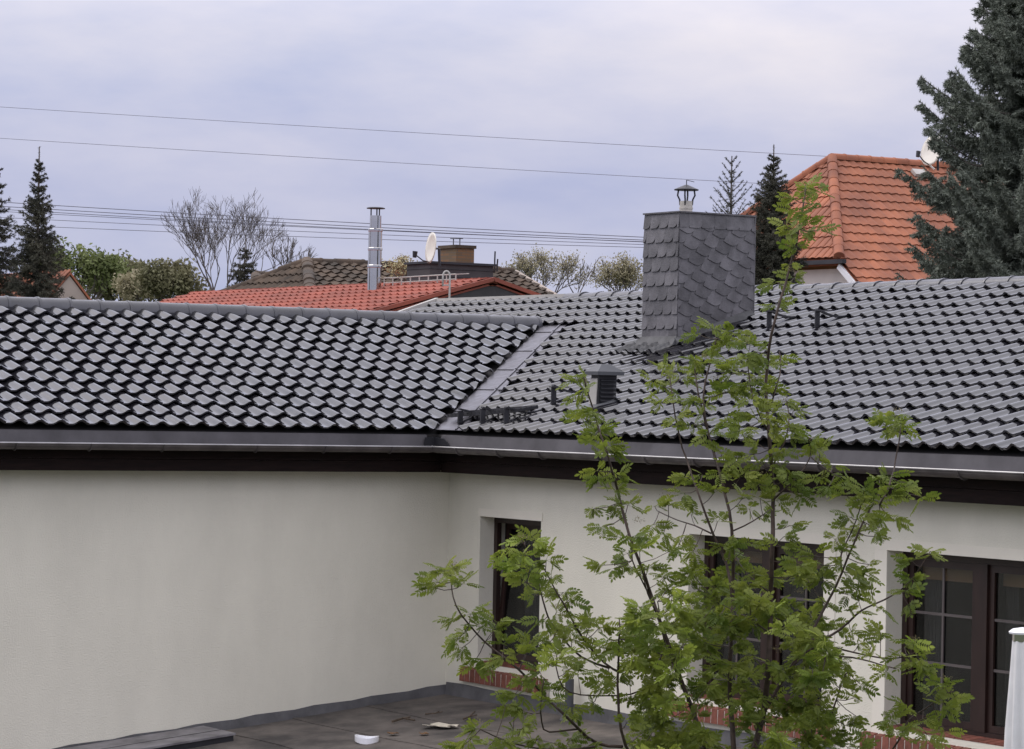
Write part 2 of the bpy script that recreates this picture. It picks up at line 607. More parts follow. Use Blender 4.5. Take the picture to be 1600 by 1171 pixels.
def tile_mb(w, gauge, A, lift, th, prof=None):
    """local x across, y upslope, z off the roof"""
    prof = prof or tile_profile(A)
    mb = MB()
    Ln = gauge * 1.17
    n = len(prof)
    for y, zb in ((0.0, lift), (0.03, lift * (1 - 0.03 / Ln)), (Ln, 0.0)):
        for s_, h in prof:
            side = 0.007 if s_ > 0.94 else (-0.004 if s_ < 0.05 else 0)
            mb.v.append((s_ * w, y, zb + h + th + side - (0.001 if y == 0 else 0)))
    for s_, h in prof:
        mb.v.append((s_ * w, 0.004, lift + h * 0.92 - 0.004))
    for s_, h in prof:
        mb.v.append((s_ * w, Ln, h))
    for i in range(n - 1):
        for r in (0, 1):
            a = r * n + i
            mb.f.append((a, a + 1, a + n + 1, a + n))
        mb.f.append((3 * n + i + 1, 3 * n + i, 4 * n + i, 4 * n + i + 1))      # underside
        mb.f.append((i + 1, i, 3 * n + i, 3 * n + i + 1))                      # front edge
    mb.f.append((n - 1, 3 * n + n - 1, 4 * n + n - 1, 3 * n - 1, 2 * n - 1))
    return mb


TILE = tile_mb(TW, GAUGE, 0.047, 0.045, 0.018)
TILE_ME = TILE.mesh('roof_tile', M_TILE, smooth=True)


def sharpen(me, ang=38):
    me.set_sharp_from_angle(angle=rad(ang))


sharpen(TILE_ME)


def frame(origin, x, y):
    y = Vector(y).normalized(); x = Vector(x)
    x = (x - y * x.dot(y)).normalized()
    z = x.cross(y)
    M = Matrix((x, y, z)).transposed().to_4x4()
    return Matrix.Translation(Vector(origin)) @ M


def lay(roof, mats_planes, limit, me, mb, mat_, nm='roof_tile'):
    """First `limit` (largest in view) tiles as parts of the roof, the rest joined."""
    mats_planes.sort(key=lambda t: t[0])
    rest = []
    for k, (_, M, planes) in enumerate(mats_planes):
        mm = me
        if planes:
            mm = clip_mesh(me, M, planes, nm)
            if mm is None:
                continue
        if k < limit:
            piece(nm, mm, M, roof)
        else:
            rest.append((mm, M))
    if rest:
        bm = bmesh.new()
        for mm, M in rest:
            nv = len(bm.verts)
            bm.from_mesh(mm)
            bm.verts.ensure_lookup_table()
            for v in bm.verts[nv:]:
                v.co = M @ v.co
        jm = bpy.data.meshes.new(nm)
        bm.to_mesh(jm)
        bm.free()
        jm.materials.append(mat_)
        sharpen(jm)
        o = bpy.data.objects.new('remaining_' + nm + 's', jm)
        COL.objects.link(o)
        o['kind'] = 'stuff'
        adopt(o, roof)


def view_key(p):
    x, y, z = proj(p)
    off = 0
    if x < -15 or x > 1615:
        off = 1000
    return z + off


UPL = Vector((-CA, 0, SA))
UPR = Vector((0, CA, SA))
jit = lambda a: R0.uniform(-a, a)
# low wing: rows k, tiles along v
V0 = 0.9917
lst = []
CREST = 0.64
for k in range(12):
    u = OE - RUN * k
    for j in range(-24, 46):
        # tile x axis runs towards -v; crest positions from the photo
        vs_ = V0 + j * TW + CREST * TW - 0.25 * TW
        if vs_ < u - 0.02 or vs_ > 9.8:
            continue
        o = W(u, vs_, zl(u))
        M = frame(o + Vector((0, jit(.004), jit(.004))), (jit(.012), 1, jit(.012)), UPL + Vector((0, 0, jit(.008))))
        planes = []
        if vs_ - TW * 1.2 < u + 0.02 + 0.0:
            planes.append((W(u, u + 0.03, 0), W(1, -1, 0)))
        lst.append((view_key(o), M, planes))
lay(roof_l, lst, 300, TILE_ME, TILE, M_TILE)
# main wing: rows k, tiles along u
U0 = 2.3238
lst = []
CH = (0.13, 0.89, -3.94, -2.76)
for k in range(16):
    v = OE - RUN * k
    for j in range(-46, 48):
        us = U0 + j * TW - CREST * TW
        if us > 13.5 or us < U_GABLE + 0.02:
            continue
        if us + TW < v + 0.6 and k < 12:
            continue
        # behind the low wing's ridge: its far slope covers part of this roof
        if us < UR and k != 12 and v > 2 * UR - us - 0.0:
            continue
        if CH[0] + 0.02 < us and us + TW < CH[1] - 0.02 and CH[2] < v - 0.2 and v < CH[3] - 0.0:
            continue
        o = W(us, v, zl(v))
        M = frame(o + Vector((jit(.004), 0, jit(.004))), (1, jit(.012), jit(.012)), UPR + Vector((0, 0, jit(.008))))
        planes = []
        if k < 12 and us < v + 0.9:
            planes.append((W(v + 0.55, v, 0), W(-1, 1, 0)))
        if k == 15:
            planes.append((W(0, VR + 0.004, 0), W(0, -1, 0)))
        lst.append((view_key(o), M, planes))
lay(roof_r, lst, 300, TILE_ME, TILE, M_TILE)

# --- ridge tiles
def ridge_mb(L, r, h):
    mb = MB()
    n = 9
    prof = []
    for i in range(n):
        a = math.pi * i / (n - 1)
        prof.append((r * math.cos(a), h * math.sin(a) ** 0.8))
    prof = [(r * 1.02, -0.035)] + prof + [(-r * 1.02, -0.035)]
    st = [(0, 1.07), (0.035, 1.08), (0.04, 1.0), (L + 0.03, 0.97)]
    m = len(prof)
    for y, sc in st:
        for x, z in prof:
            mb.v.append((x * sc, y, z * sc))
    for i in range(len(st) - 1):
        for j in range(m - 1):
            a = i * m + j
            mb.f.append((a, a + 1, a + m + 1, a + m))
    mb.f.append(tuple(range(m))[::-1])
    return mb


RL = 0.42
RID = ridge_mb(RL, 0.135, 0.125)
RID_ME = RID.mesh('ridge_tile', M_RIDGE, smooth=True)
sharpen(RID_ME)
v = UR + 0.12
i = 0
while v < 9.9:
    M = frame(W(UR, v, ZRL + 0.012 + jit(.004)), (-1, 0, 0), (jit(.004), -1, jit(.004)))
    piece('ridge_tile', RID_ME, M, roof_l)
    v += RL
u = -5.15
while u < 13.4:
    M = frame(W(u + RL, VR, ZRR - 0.010 + jit(.004)), (0, 1, 0), (-1, jit(.004), jit(.004)))
    piece('ridge_tile', RID_ME, M, roof_r)
    u += RL
# strip of ridge ventilation roll under the caps
s = MB()
for du in (-0.16, 0.16):
    a = ZRL - 0.16 * TA + 0.055
    s.hexa([W(UR + du - .02, UR + .2, a - .05), W(UR + du + .02, UR + .2, a - .05), W(UR + du + .02, 9.9, a - .05), W(UR + du - .02, 9.9, a - .05),
            W(UR + du - .02, UR + .2, a), W(UR + du + .02, UR + .2, a), W(UR + du + .02, 9.9, a), W(UR + du - .02, 9.9, a)])
s.obj('ridge_vent_roll', M_DKMETAL, roof_l)
# bare metal ridge and verge trim at the far end of the main wing
s = MB()
s.box(U_GABLE - .04, -5.18, VR - .06, VR + .07, ZRR + .045, ZRR + .10)
s.obj('ridge_trim', M_LTGREY, roof_r)
s = MB()
s.bar(W(U_GABLE, VR + 0.02, ZRR + .065), W(U_GABLE, UR + 1.2, zl(UR + 1.2) + .065), 0.09, 0.10)
s.obj('verge_trim', M_LTGREY, roof_r)

# --- valley: metal sheets in a row
PV = [0.50, -0.22, -1.05, -1.85, -2.65, -3.50, -3.95]
for a, b in zip(PV[:-1], PV[1:]):
    s = MB()
    z0 = 0.012
    ov = 0.05
    def q(t, e, h):
        return W(t + e, t, zl(t) + h)
    aa = a + (ov if a != PV[0] else 0)
    hh = 0.012
    s.prism([q(aa, -.03, .030 + hh), q(aa, .60, .030 + hh), q(b, .60, .030), q(b, -.03, .030)],
            [q(aa, -.03, .026 + hh), q(aa, .60, .026 + hh), q(b, .60, .026), q(b, -.03, .026)])
    # folded rim against the main roof
    s.bar(q(aa, .44, .038 + hh), q(b, .44, .040), 0.02, 0.016)
    s.obj('valley_sheet', M_VALLEY, roof_r)

# --- eaves: drip sheet, gutter, fascia boards, soffit
GV = 0.575       # gutter centre distance from wall
GR = 0.072
ZG = 3.045


def eaves(wing, axis, a0, a1):
    """axis 'v': low wing, runs along v. axis 'u': main wing."""
    def Q(o, t, z):
        return W(o, t, z) if axis == 'v' else W(t, o, z)
    s = MB()
    s.prism([Q(.485, a0, 3.195), Q(.520, a0, 3.19), Q(.556, a0, 3.03), Q(.52, a0, 3.03)],
            [Q(.485, a1, 3.195), Q(.520, a1, 3.19), Q(.556, a1, 3.03), Q(.52, a1, 3.03)])
    s.obj('drip_sheet', M_ZINC, wing)
    # gutter lengths with joints
    L = 3.0
    t = a0
    while t < a1 - 0.1:
        e = min(t + L, a1)
        s = MB()
        n = 9
        ring = []
        for rr in (GR, GR - 0.006):
            ring.append([(GV - rr * math.cos(math.pi * i / (n - 1)), ZG - rr * math.sin(math.pi * i / (n - 1))) for i in range(n)])
        ringp = ring[0] + ring[1][::-1]
        s.prism([Q(x, t, z) for x, z in ringp], [Q(x, e + 0.0, z) for x, z in ringp])
        gut = s.obj('gutter', M_GUTTER, wing, smooth=False)
        s = MB()
        s.tube([Q(GV + GR + .004, t, ZG + .004), Q(GV + GR + .004, e, ZG + .004)], 0.0095, 6)
        s.obj('gutter_bead', M_LIP, gut)
        for bt in np.arange(t + 0.55, e, 0.9):
            s = MB()
            r2 = GR + 0.006
            pa = [(GV - r2 * math.cos(math.pi * i / 8), ZG - r2 * math.sin(math.pi * i / 8)) for i in range(9)]
            for (x0, z0), (x1, z1) in zip(pa[:-1], pa[1:]):
                s.bar(Q(x0, bt, z0), Q(x1, bt, z1), 0.025, 0.004, up=Q(0, 1, 0) - Q(0, 0, 0))
            s.obj('gutter_bracket', M_GUTTER, gut)
        t = e
    s = MB()
    s.prism([Q(.30, a0, 2.872), Q(.345, a0, 2.872), Q(.345, a0, 3.10), Q(.30, a0, 3.10)], [Q(.30, a1, 2.872), Q(.345, a1, 2.872), Q(.345, a1, 3.10), Q(.30, a1, 3.10)])
    s.obj('fascia_board', M_DARKWOOD, wing)
    s = MB()
    s.prism([Q(.285, a0, 2.734), Q(.325, a0, 2.734), Q(.325, a0, 2.868), Q(.285, a0, 2.868)], [Q(.285, a1, 2.734), Q(.325, a1, 2.734), Q(.325, a1, 2.868), Q(.285, a1, 2.868)])
    s.obj('fascia_board', M_DARKWOOD, wing)
    s = MB()
    s.prism([Q(.001, a0, 2.76), Q(.284, a0, 2.76), Q(.284, a0, 2.78), Q(.001, a0, 2.78)], [Q(.001, a1, 2.76), Q(.284, a1, 2.76), Q(.284, a1, 2.78), Q(.001, a1, 2.78)])
    s.obj('soffit', M_DARKWOOD, wing)


eaves(low, 'v', 0.65, 10.5)
eaves(main, 'u', 0.65, 14.5)
# rounded inner gutter corner with its dark corner funnel
s = MB()
n = 9
prof = [(-math.cos(math.pi * i / (n - 1)), -math.sin(math.pi * i / (n - 1))) for i in range(n)]
A_ = W(.65, GV, ZG); B_ = W(GV, .65, ZG)
for fr in (0, 1):
    pass
ring1 = [W(.655, GV + GR * c, ZG + GR * s_) for c, s_ in prof] + [W(.655, GV + (GR - .006) * c, ZG + (GR - .006) * s_) for c, s_ in prof[::-1]]
ring2 = [W(GV + GR * c, .655, ZG + GR * s_) for c, s_ in prof] + [W(GV + (GR - .006) * c, .655, ZG + (GR - .006) * s_) for c, s_ in prof[::-1]]
midr = [(p + q_) / 2 + W(0.006, 0.006, 0.01) for p, q_ in zip(ring1, ring2)]
s.prism(ring1, midr)
s.prism(midr, ring2)
gc = s.obj('gutter_corner', M_GUTTER, main)
s = MB()
s.tube([W(.656, GV + GR + .004, ZG + .004), W(.64, .64, ZG + .016), W(GV + GR + .004, .656, ZG + .004)], 0.0095, 6)
s.obj('gutter_bead', M_LIP, gc)
s = MB()
for k in range(9):
    a = math.pi * k / 8
    s.v.append(W(.60 - .19 + .0, 0, 0))
s = MB()
fan = [(0.50 + 0.0, 3.165), (0.80, 3.15), (0.87, 3.11), (0.92, 3.04), (0.93, 3.0), (0.50, 3.0)]
s.prism([W(a, .562, z) for a, z in fan], [W(a, .575, z) for a, z in fan])
s.prism([W(.562, a, z) for a, z in [(0.50, 3.165), (0.70, 3.16), (0.72, 3.0), (0.50, 3.0)]], [W(.575, a, z) for a, z in [(0.50, 3.165), (0.70, 3.16), (0.72, 3.0), (0.50, 3.0)]])
s.obj('corner_funnel', M_DKMETAL, gc)
# inner corner pieces of the boards
s = MB()
s.box(.345, .66, .30, .345, 2.872, 3.10)
s.box(.30, .344, .346, .66, 2.872, 3.10)
s.box(.325, .66, .285, .324, 2.734, 2.868)
s.box(.285, .324, .326, .66, 2.734, 2.868)
s.box(.002, .66, .002, .284, 2.76, 2.78)
s.box(.002, .284, .286, .66, 2.76, 2.78)
s.obj('fascia_corner', M_DARKWOOD, main)

# --- walls
TH = 0.36
s = MB()
s.box(-TH, 0, 0, 10.6, GZ, 3.0)
s.box(ub + .6, ub + .9, UR + 3, 10.6, GZ, 3.0)
s.prism([W(0, 10.4, GZ), W(ub + .6, 10.4, GZ), W(ub + .6, 10.4, 3), W(UR, 10.4, ZRL - .15), W(0, 10.4, 3)],
        [W(0, 10.7, GZ), W(ub + .6, 10.7, GZ), W(ub + .6, 10.7, 3), W(UR, 10.7, ZRL - .15), W(0, 10.7, 3)])
s.obj('wall', M_WALL, low)
WINS = [(0.735, 2.086, 0.44, 2.215), (5.062, 7.413, 0.44, 2.208), (8.414, 10.78, 0.44, 2.205)]
s = MB()
edges = [0.0]
for a, b, z0, z1 in WINS:
    edges += [a, b]
edges.append(14.6)
for i in range(0, len(edges), 2):
    s.box(edges[i] if i else -TH, edges[i + 1], -TH, 0, GZ, 3.0)
for a, b, z0, z1 in WINS:
    s.box(a, b, -TH, 0, GZ, z0)
    s.box(a, b, -TH, 0, z1, 3.0)
s.obj('wall', M_WALL, main)
s = MB()
s.box(U_GABLE + .3, 14.6, vb + .5, vb + .85, GZ, 3.0)
s.box(U_GABLE + .3, -TH, -1.6, -1.3, GZ, 3.0)
s.obj('back_wall', M_WALL, main)
for uu_ in (U_GABLE + .1, 14.4):
    s = MB()
    gp = [(0.0, GZ), (vb + .5, GZ), (vb + .5, 3.0), (VR, ZRR - .14), (0.0, zl(0.0) - .14)]
    if uu_ < 0:
        gp = [(-1.4, GZ), (vb + .5, GZ), (vb + .5, 3.0), (VR, ZRR - .14), (-1.4, zl(-1.4) - .14)]
    s.prism([W(uu_, a, z) for a, z in gp], [W(uu_ + .25, a, z) for a, z in gp])
    s.obj('gable_wall', M_WALL, main)
# smooth plaster bands around the openings, a few mm proud
s = MB()
s.box(.62, .728, 0, .007, .2, 2.32) if False else None
s.box(.70, 2.12, 0.0, .008, 2.216, 2.312)
s.obj('plaster_band', M_PLASTER_S, main)
s = MB()
for (a, b, z0, z1) in WINS[1:]:
    s.box(a - .19, b + .19, 0.0, .008, z1 + .001, 2.312)
    s.box(a - .19, a - .001, 0.0, .008, .36, z1)
    s.box(b + .001, b + .19, 0.0, .008, .36, z1)
s.obj('plaster_band', M_PLASTER_S, main)

# --- windows
def window(a, b, z0, z1, kind):
    vs0 = -0.20
    s = MB()
    fw = 0.075
    s.box(a, a + fw, vs0 - .06, vs0, z0, z1)
    s.box(b - fw, b, vs0 - .06, vs0, z0, z1)
    s.box(a + fw, b - fw, vs0 - .06, vs0, z0, z0 + fw)
    s.box(a + fw, b - fw, vs0 - .06, vs0, z1 - fw, z1)
    if kind == 'double':
        c = (a + b) / 2
        s.box(c - .085, c + .085, vs0 - .06, vs0 + .012, z0 + fw, z1 - fw)
        spans = [(a + fw, c - .085), (c + .085, b - fw)]
    else:
        spans = [(a + fw, b - fw)]
    fr = s.obj('window', M_FRAME, main)
    for si, (x0, x1) in enumerate(spans):
        tilt = 0.07 if kind == 'single' else 0.0
        sw = 0.07
        y0, y1 = z0 + fw + .003, z1 - fw - .003
        def T(x, z, dv):
            return W(x, vs0 - .012 + dv - tilt * (z - y0), z)
        def slab(mb, xa, xb, za, zb, d0, d1):
            mb.hexa([T(xa, za, d0), T(xb, za, d0), T(xb, za, d1), T(xa, za, d1), T(xa, zb, d0), T(xb, zb, d0), T(xb, zb, d1), T(xa, zb, d1)])
        s = MB()
        x0 += .003; x1 -= .003
        slab(s, x0, x0 + sw, y0, y1, -.05, -.005)
        slab(s, x1 - sw, x1, y0, y1, -.05, -.005)
        slab(s, x0 + sw, x1 - sw, y0, y0 + sw, -.05, -.005)
        slab(s, x0 + sw, x1 - sw, y1 - sw, y1, -.05, -.005)
        s.obj('sash', M_FRAME, fr)
        s = MB()
        slab(s, x0 + sw, x1 - sw, y0 + sw, y1 - sw, -.034, -.028)
        s.obj('pane', M_GLASS, fr)
        if kind == 'double':
            s = MB()
            cx = (x0 + x1) / 2
            slab(s, cx - .013, cx + .013, y0 + sw, y1 - sw, -.026, -.012)
            for f_ in (0.36, 0.69):
                zz = y0 + sw + (y1 - y0 - 2 * sw) * f_
                slab(s, x0 + sw, cx - .014, zz - .013, zz + .013, -.026, -.012)
                slab(s, cx + .014, x1 - sw, zz - .013, zz + .013, -.026, -.012)
            s.obj('muntin', M_MUNTIN, fr)
            s = MB()
            s.box(x0 + sw, x1 - sw, vs0 - .16, vs0 - .13, y1 - sw - .13, y1 - sw + .06)
            s.obj('roller_blind', M_BLIND, fr)
        # hanging net curtain, gathered in folds
        s = MB()
        if kind == 'double':
            ca, cb = (x0 - .05, x0 + .22) if si == 0 else (x0 - .03, x0 + .12)
        else:
            ca, cb = x0 + .25, x1 + .05
        nn = 40
        pts = []
        for i_ in range(nn + 1):
            f_ = i_ / nn
            pts.append((ca + (cb - ca) * f_, vs0 - .28 + .028 * math.sin(f_ * (9 if kind == 'double' else 24) * 2.1) + .01 * math.sin(f_ * 67)))
        for (xa, va), (xb, vb_) in zip(pts[:-1], pts[1:]):
            s.hexa([W(xa, va, z0), W(xb, vb_, z0), W(xb, vb_ - .003, z0), W(xa, va - .003, z0), W(xa, va, z1 + .1), W(xb, vb_, z1 + .1), W(xb, vb_ - .003, z1 + .1), W(xa, va - .003, z1 + .1)])
        s.obj('curtain', M_CURTAIN, fr, smooth=True)
    # brick sill: bricks on edge, set in mortar
    sa, sb = a - .31, b + .23
    s = MB()
    s.prism([W(sa + .006, -.19, .205), W(sa + .006, .045, .205), W(sa + .006, .045, .362), W(sa + .006, -.19, .425)], [W(sb - .006, -.19, .205), W(sb - .006, .045, .205), W(sb - .006, .045, .362), W(sb - .006, -.19, .425)])
    # keep mortar out of the wall sides: it only fronts the wall outside the opening
    s = MB()
    s.prism([W(sa + .006, .001, .205), W(sa + .006, .062, .205), W(sa + .006, .058, .358), W(sa + .006, .001, .37)], [W(sb - .006, .001, .205), W(sb - .006, .062, .205), W(sb - .006, .058, .358), W(sb - .006, .001, .37)])
    s.prism([W(a + .002, -.19, .441), W(a + .002, .001, .441), W(a + .002, .001, .443), W(a + .002, -.19, .452)], [W(b - .002, -.19, .441), W(b - .002, .001, .441), W(b - .002, .001, .443), W(b - .002, -.19, .452)])
    sl = s.obj('window_sill', M_MORTAR, main)
    n = int(round((sb - sa) / 0.118))
    pw = (sb - sa) / n
    br = MB()
    e = .004
    x0, x1 = .006, pw - .008
    br.hexa([Vector((x0, 0, 0)), Vector((x1, 0, 0)), Vector((x1, -.064, 0)), Vector((x0, -.064, 0)),
             Vector((x0 + e, 0, .178)), Vector((x1 - e, 0, .178)), Vector((x1 - e, -.060, .160)), Vector((x0 + e, -.060, .160))])
    bme = br.mesh('brick', M_BRICK)
    for i_ in range(n):
        M = Matrix.Translation(W(sa + pw * i_, .004 + jit(.002), .203 + jit(.002)))
        piece('brick', bme, M, sl)
    # sloping brick tops inside the reveal
    bt = MB()
    bt.hexa([Vector((x0, .19, 0)), Vector((x1, .19, 0)), Vector((x1, 0.0, 0)), Vector((x0, 0.0, 0)),
             Vector((x0, .19, .030)), Vector((x1, .19, .030)), Vector((x1, 0, .012)), Vector((x0, 0, .012))])
    bte = bt.mesh('brick', M_BRICK)
    n2 = int((b - a) / pw)
    for i_ in range(n2):
        M = Matrix.Translation(W(a + .01 + pw * i_, 0, .4445))
        piece('brick', bte, M, sl)
    return fr


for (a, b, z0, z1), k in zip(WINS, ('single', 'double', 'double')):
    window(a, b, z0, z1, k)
# the dim rooms behind the panes
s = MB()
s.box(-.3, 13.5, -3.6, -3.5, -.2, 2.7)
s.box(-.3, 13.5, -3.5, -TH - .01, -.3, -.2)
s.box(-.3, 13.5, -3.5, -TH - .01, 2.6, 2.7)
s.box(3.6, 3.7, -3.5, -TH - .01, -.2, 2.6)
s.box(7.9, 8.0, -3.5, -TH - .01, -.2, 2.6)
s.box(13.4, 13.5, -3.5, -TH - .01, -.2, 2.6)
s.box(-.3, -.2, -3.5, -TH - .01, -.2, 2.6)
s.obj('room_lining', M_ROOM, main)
# small white cup on the inner ledge
p = W(9.36, -.40, .47)
s = MB()
s.tube([p, p + Vector((0, 0, .005)), p + Vector((0, 0, .10)), p + Vector((0, 0, .10)), p + Vector((0, 0, .02))], [.028, .03, .042, .037, .026], 14)
cup = s.obj('cup', M_CAPW, smooth=False)
tag(cup, 'small white cup standing on the inner window ledge', 'cup')
s = MB()
s.box(8.42, 10.77, -.55, -.275, .43, .468)
s.obj('window_ledge', M_FRAME, main)

# --- slate-clad chimney on the main roof
cu0, cu1, cv0, cv1 = CH
ZC = 6.03
ZB = 4.0
s = MB()
s.box(cu0 + .012, cu1 - .012, cv0 + .012, cv1 - .012, ZB, ZC - .012)
chim = s.obj('chimney', M_SLATE, main)


def slate_mb(w, h, r, th=0.010):
    """local x across, y up, z outwards; rounded lower right corner"""
    pts = [(0, h), (0, 0)]
    for k in range(6):
        a = -math.pi / 2 + (math.pi / 2) * k / 5
        pts.append((w - r + r * math.cos(a), r + r * math.sin(a)))
    pts.append((w, h))
    lo = [(x, y, 0.020 * (1 - y / h)) for x, y in pts]
    hi = [(x, y, 0.020 * (1 - y / h) + th) for x, y in pts]
    mb = MB()
    mb.prism([Vector(p) for p in hi][::-1], [Vector(p) for p in lo][::-1])
    return mb


SLW, SLH = 0.196, 0.30
# narrow face (towards +v): level courses
zc0 = zl(cv1) + 0.07
rows = 9
rh = (ZC - zc0) / rows
SL1 = slate_mb(SLW, rh * 1.22, 0.085).mesh('slate', M_SLATE)
SL1b = slate_mb(SLW, rh * 1.0, 0.085).mesh('slate', M_SLATE)
for r in range(rows):
    z = zc0 + rh * r
    off = (0.0, 0.07, 0.13, 0.045, 0.10)[r % 5]
    for c in range(-1, 5):
        x = cu0 - off + c * SLW
        if x > cu1 - .01 or x + SLW < cu0 + .01:
            continue
        M = frame(W(x + jit(.004), cv1 - .010, z), (1, 0, 0), (jit(.012), 0, 1))
        me = SL1b if r == rows - 1 else SL1
        planes = [(W(cu0, 0, 0), W(-1, 0, 0)), (W(cu1 + .004, 0, 0), W(1, 0, 0))]
        if x > cu0 and x + SLW < cu1:
            planes = []
        mm = clip_mesh(me, M, planes, 'slate') if planes else me
        if mm:
            piece('slate', mm, M, chim)
# broad face (towards +u): old German pattern, courses falling to the right
TIL = rad(-24)
SL2 = slate_mb(0.225, 0.30, 0.125).mesh('slate', M_SLATE)
ex = Vector((0, 1, 0))
xd = Vector((0, math.cos(TIL), math.sin(TIL)))
yd = Vector((0, -math.sin(TIL) * 0.5, 1)).normalized()
wide = -(cv0 - cv1)
for r in range(-4, 13):
    for c in range(-4, 10):
        p = W(cu1 - .010, cv1, ZC - 0.20 - 0.175 * r) + xd * (c * 0.205 + (r % 3) * 0.075 + jit(.012)) + Vector((0, 0, jit(.01)))
        # kept only on the face
        mid = p + xd * .12 + Vector((0, 0, .1))
        if mid.y < -cv1 - .16 or mid.y > -cv0 + .16 or mid.z > ZC + .0 or mid.z < zl(-p.y * -1 if False else -p.y) - .18:
            continue
        M = frame(p, xd, (0, -0.10, 1))
        M = frame(p, xd, Vector((0, -0.10, 1)) - xd * Vector((0, -0.10, 1)).dot(xd))
        planes = [(W(0, cv1 + .0, 0), W(0, 1, 0)), (W(0, cv0 - .004, 0), W(0, -1, 0)), (W(0, 0, ZC - rh * .80), W(0, 0, 1))]
        mm = clip_mesh(SL2, M, planes, 'slate')
        if mm:
            piece('slate', mm, M, chim)
SL3 = slate_mb(0.205, rh, 0.07, 0.007).mesh('slate', M_SLATE)
for c in range(7):
    x = -cv1 - .05 + c * 0.196
    M = frame(Vector((cu1 - .004, x, ZC - rh)), (0, 1, 0), (0, jit(.01), 1))
    planes = [(W(0, cv1, 0), W(0, 1, 0)), (W(0, cv0 - .004, 0), W(0, -1, 0))]
    mm = clip_mesh(SL3, M, planes, 'slate')
    if mm:
        piece('slate', mm, M, chim)
s = MB()
s.box(cu0 - .012, cu1 + .022, cv0 - .014, cv1 + .022, ZC + .001, ZC + .02)
s.bar(W(cu1 + .008, cv0 - .006, ZB + .5), W(cu1 + .008, cv0 - .006, ZC), .016, .016)
s.obj('chimney_cap', M_SLATE, chim)
# lead flashing: smooth band and crinkled apron over the tiles
s = MB()
def zr(v_):
    return zl(v_)
e = .05
s.hexa([W(cu0 - e, cv1 + .002, zr(cv1) + .03), W(cu1 + e, cv1 + .002, zr(cv1) + .03), W(cu1 + e, cv1 + .11, zr(cv1 + .11) + .085), W(cu0 - e, cv1 + .11, zr(cv1 + .11) + .085),
        W(cu0 - .0, cv1 + .014, zr(cv1) + .16), W(cu1 + .0, cv1 + .014, zr(cv1) + .16), W(cu1 + .02, cv1 + .025, zr(cv1) + .16), W(cu0 - .02, cv1 + .025, zr(cv1) + .16)])
for k in range(14):
    a = cv1 + .05 - (cv1 - cv0) * k / 14
    b = cv1 + .05 - (cv1 - cv0) * (k + 1) / 14
    for (x, sg) in ((cu1 + .003, 1), (cu0 - .003, -1)):
        s.hexa([W(x, a, zr(a) + .02), W(x + sg * .13, a, zr(a) + .075), W(x + sg * .13, b, zr(b) + .075), W(x, b, zr(b) + .02),
                W(x, a, zr(a) + .16), W(x + sg * .022, a, zr(a) + .15), W(x + sg * .022, b, zr(b) + .15), W(x, b, zr(b) + .16)])
s.obj('flashing', M_LEAD, chim)
s = MB()
nx, ny = 60, 7
gv = []
for j in range(ny + 1):
    for i_ in range(nx + 1):
        uu_ = cu0 - .10 + (cu1 - cu0 + .22) * i_ / nx
        vv = cv1 + .09 + .30 * j / ny
        ph = ((uu_ - (U0 - CREST * TW)) / TW) % 1.0
        h = np.interp(ph, [q_[0] for q_ in tile_profile(.05)], [q_[1] for q_ in tile_profile(.05)])
        gv.append(W(uu_, vv, zl(vv) + .078 + h * .9 + .006 * math.sin(j * 2.3 + i_ * .7) + jit(.003)))
fs = []
for j in range(ny):
    for i_ in range(nx):
        a = j * (nx + 1) + i_
        fs.append((a, a + 1, a + nx + 2, a + nx + 1))
s.add(gv, fs)
s.obj('flashing_apron', M_LEAD, chim)
# flue and rain cap
fc = W(.60, -3.07, ZC + .02)
s = MB()
s.tube([fc, fc + Vector((0, 0, .15)), fc + Vector((0, 0, .152)), fc + Vector((0, 0, .05))], [.082, .082, .07, .07], 18)
s.tube([fc + Vector((0, 0, .05)), fc + Vector((0, 0, .07))], .088, 18)
flue = s.obj('flue_pipe', M_PIPE, chim, smooth=False)
s = MB()
ct = fc + Vector((0, 0, .30))
s.tube([ct + Vector((0, 0, -.012)), ct, ct + Vector((0, 0, .03)), ct + Vector((0, 0, .055)), ct + Vector((0, 0, .062))], [.155, .158, .09, .03, .008], 20)
for k in range(4):
    a = math.pi / 4 + k * math.pi / 2
    dr = Vector((math.cos(a), math.sin(a), 0))
    s.tube([fc + dr * .078 + Vector((0, 0, .10)), fc + dr * .084 + Vector((0, 0, .17)), fc + dr * .112 + Vector((0, 0, .225)), fc + dr * .10 + Vector((0, 0, .295))], .011, 6)
s.tube([ct + Vector((0, 0, .05)), ct + Vector((0, 0, .12))], .006, 5)
s.tube([ct + Vector((0, 0, .12)), ct + _CR * .10 + Vector((0, 0, .095))], .004, 4)
s.obj('rain_cap', M_DKMETAL, chim)
s = MB()
hp = W(.30, -3.25, ZC + .02)
s.prism([hp, hp + W(.10, -.0, 0), hp + Vector((.02, 0, .075))], [hp + Vector((0, .05, 0)), hp + Vector((.10, .05, 0)), hp + Vector((.02, .05, .075))])
s.obj('cap_bracket', M_GREYPL, chim)

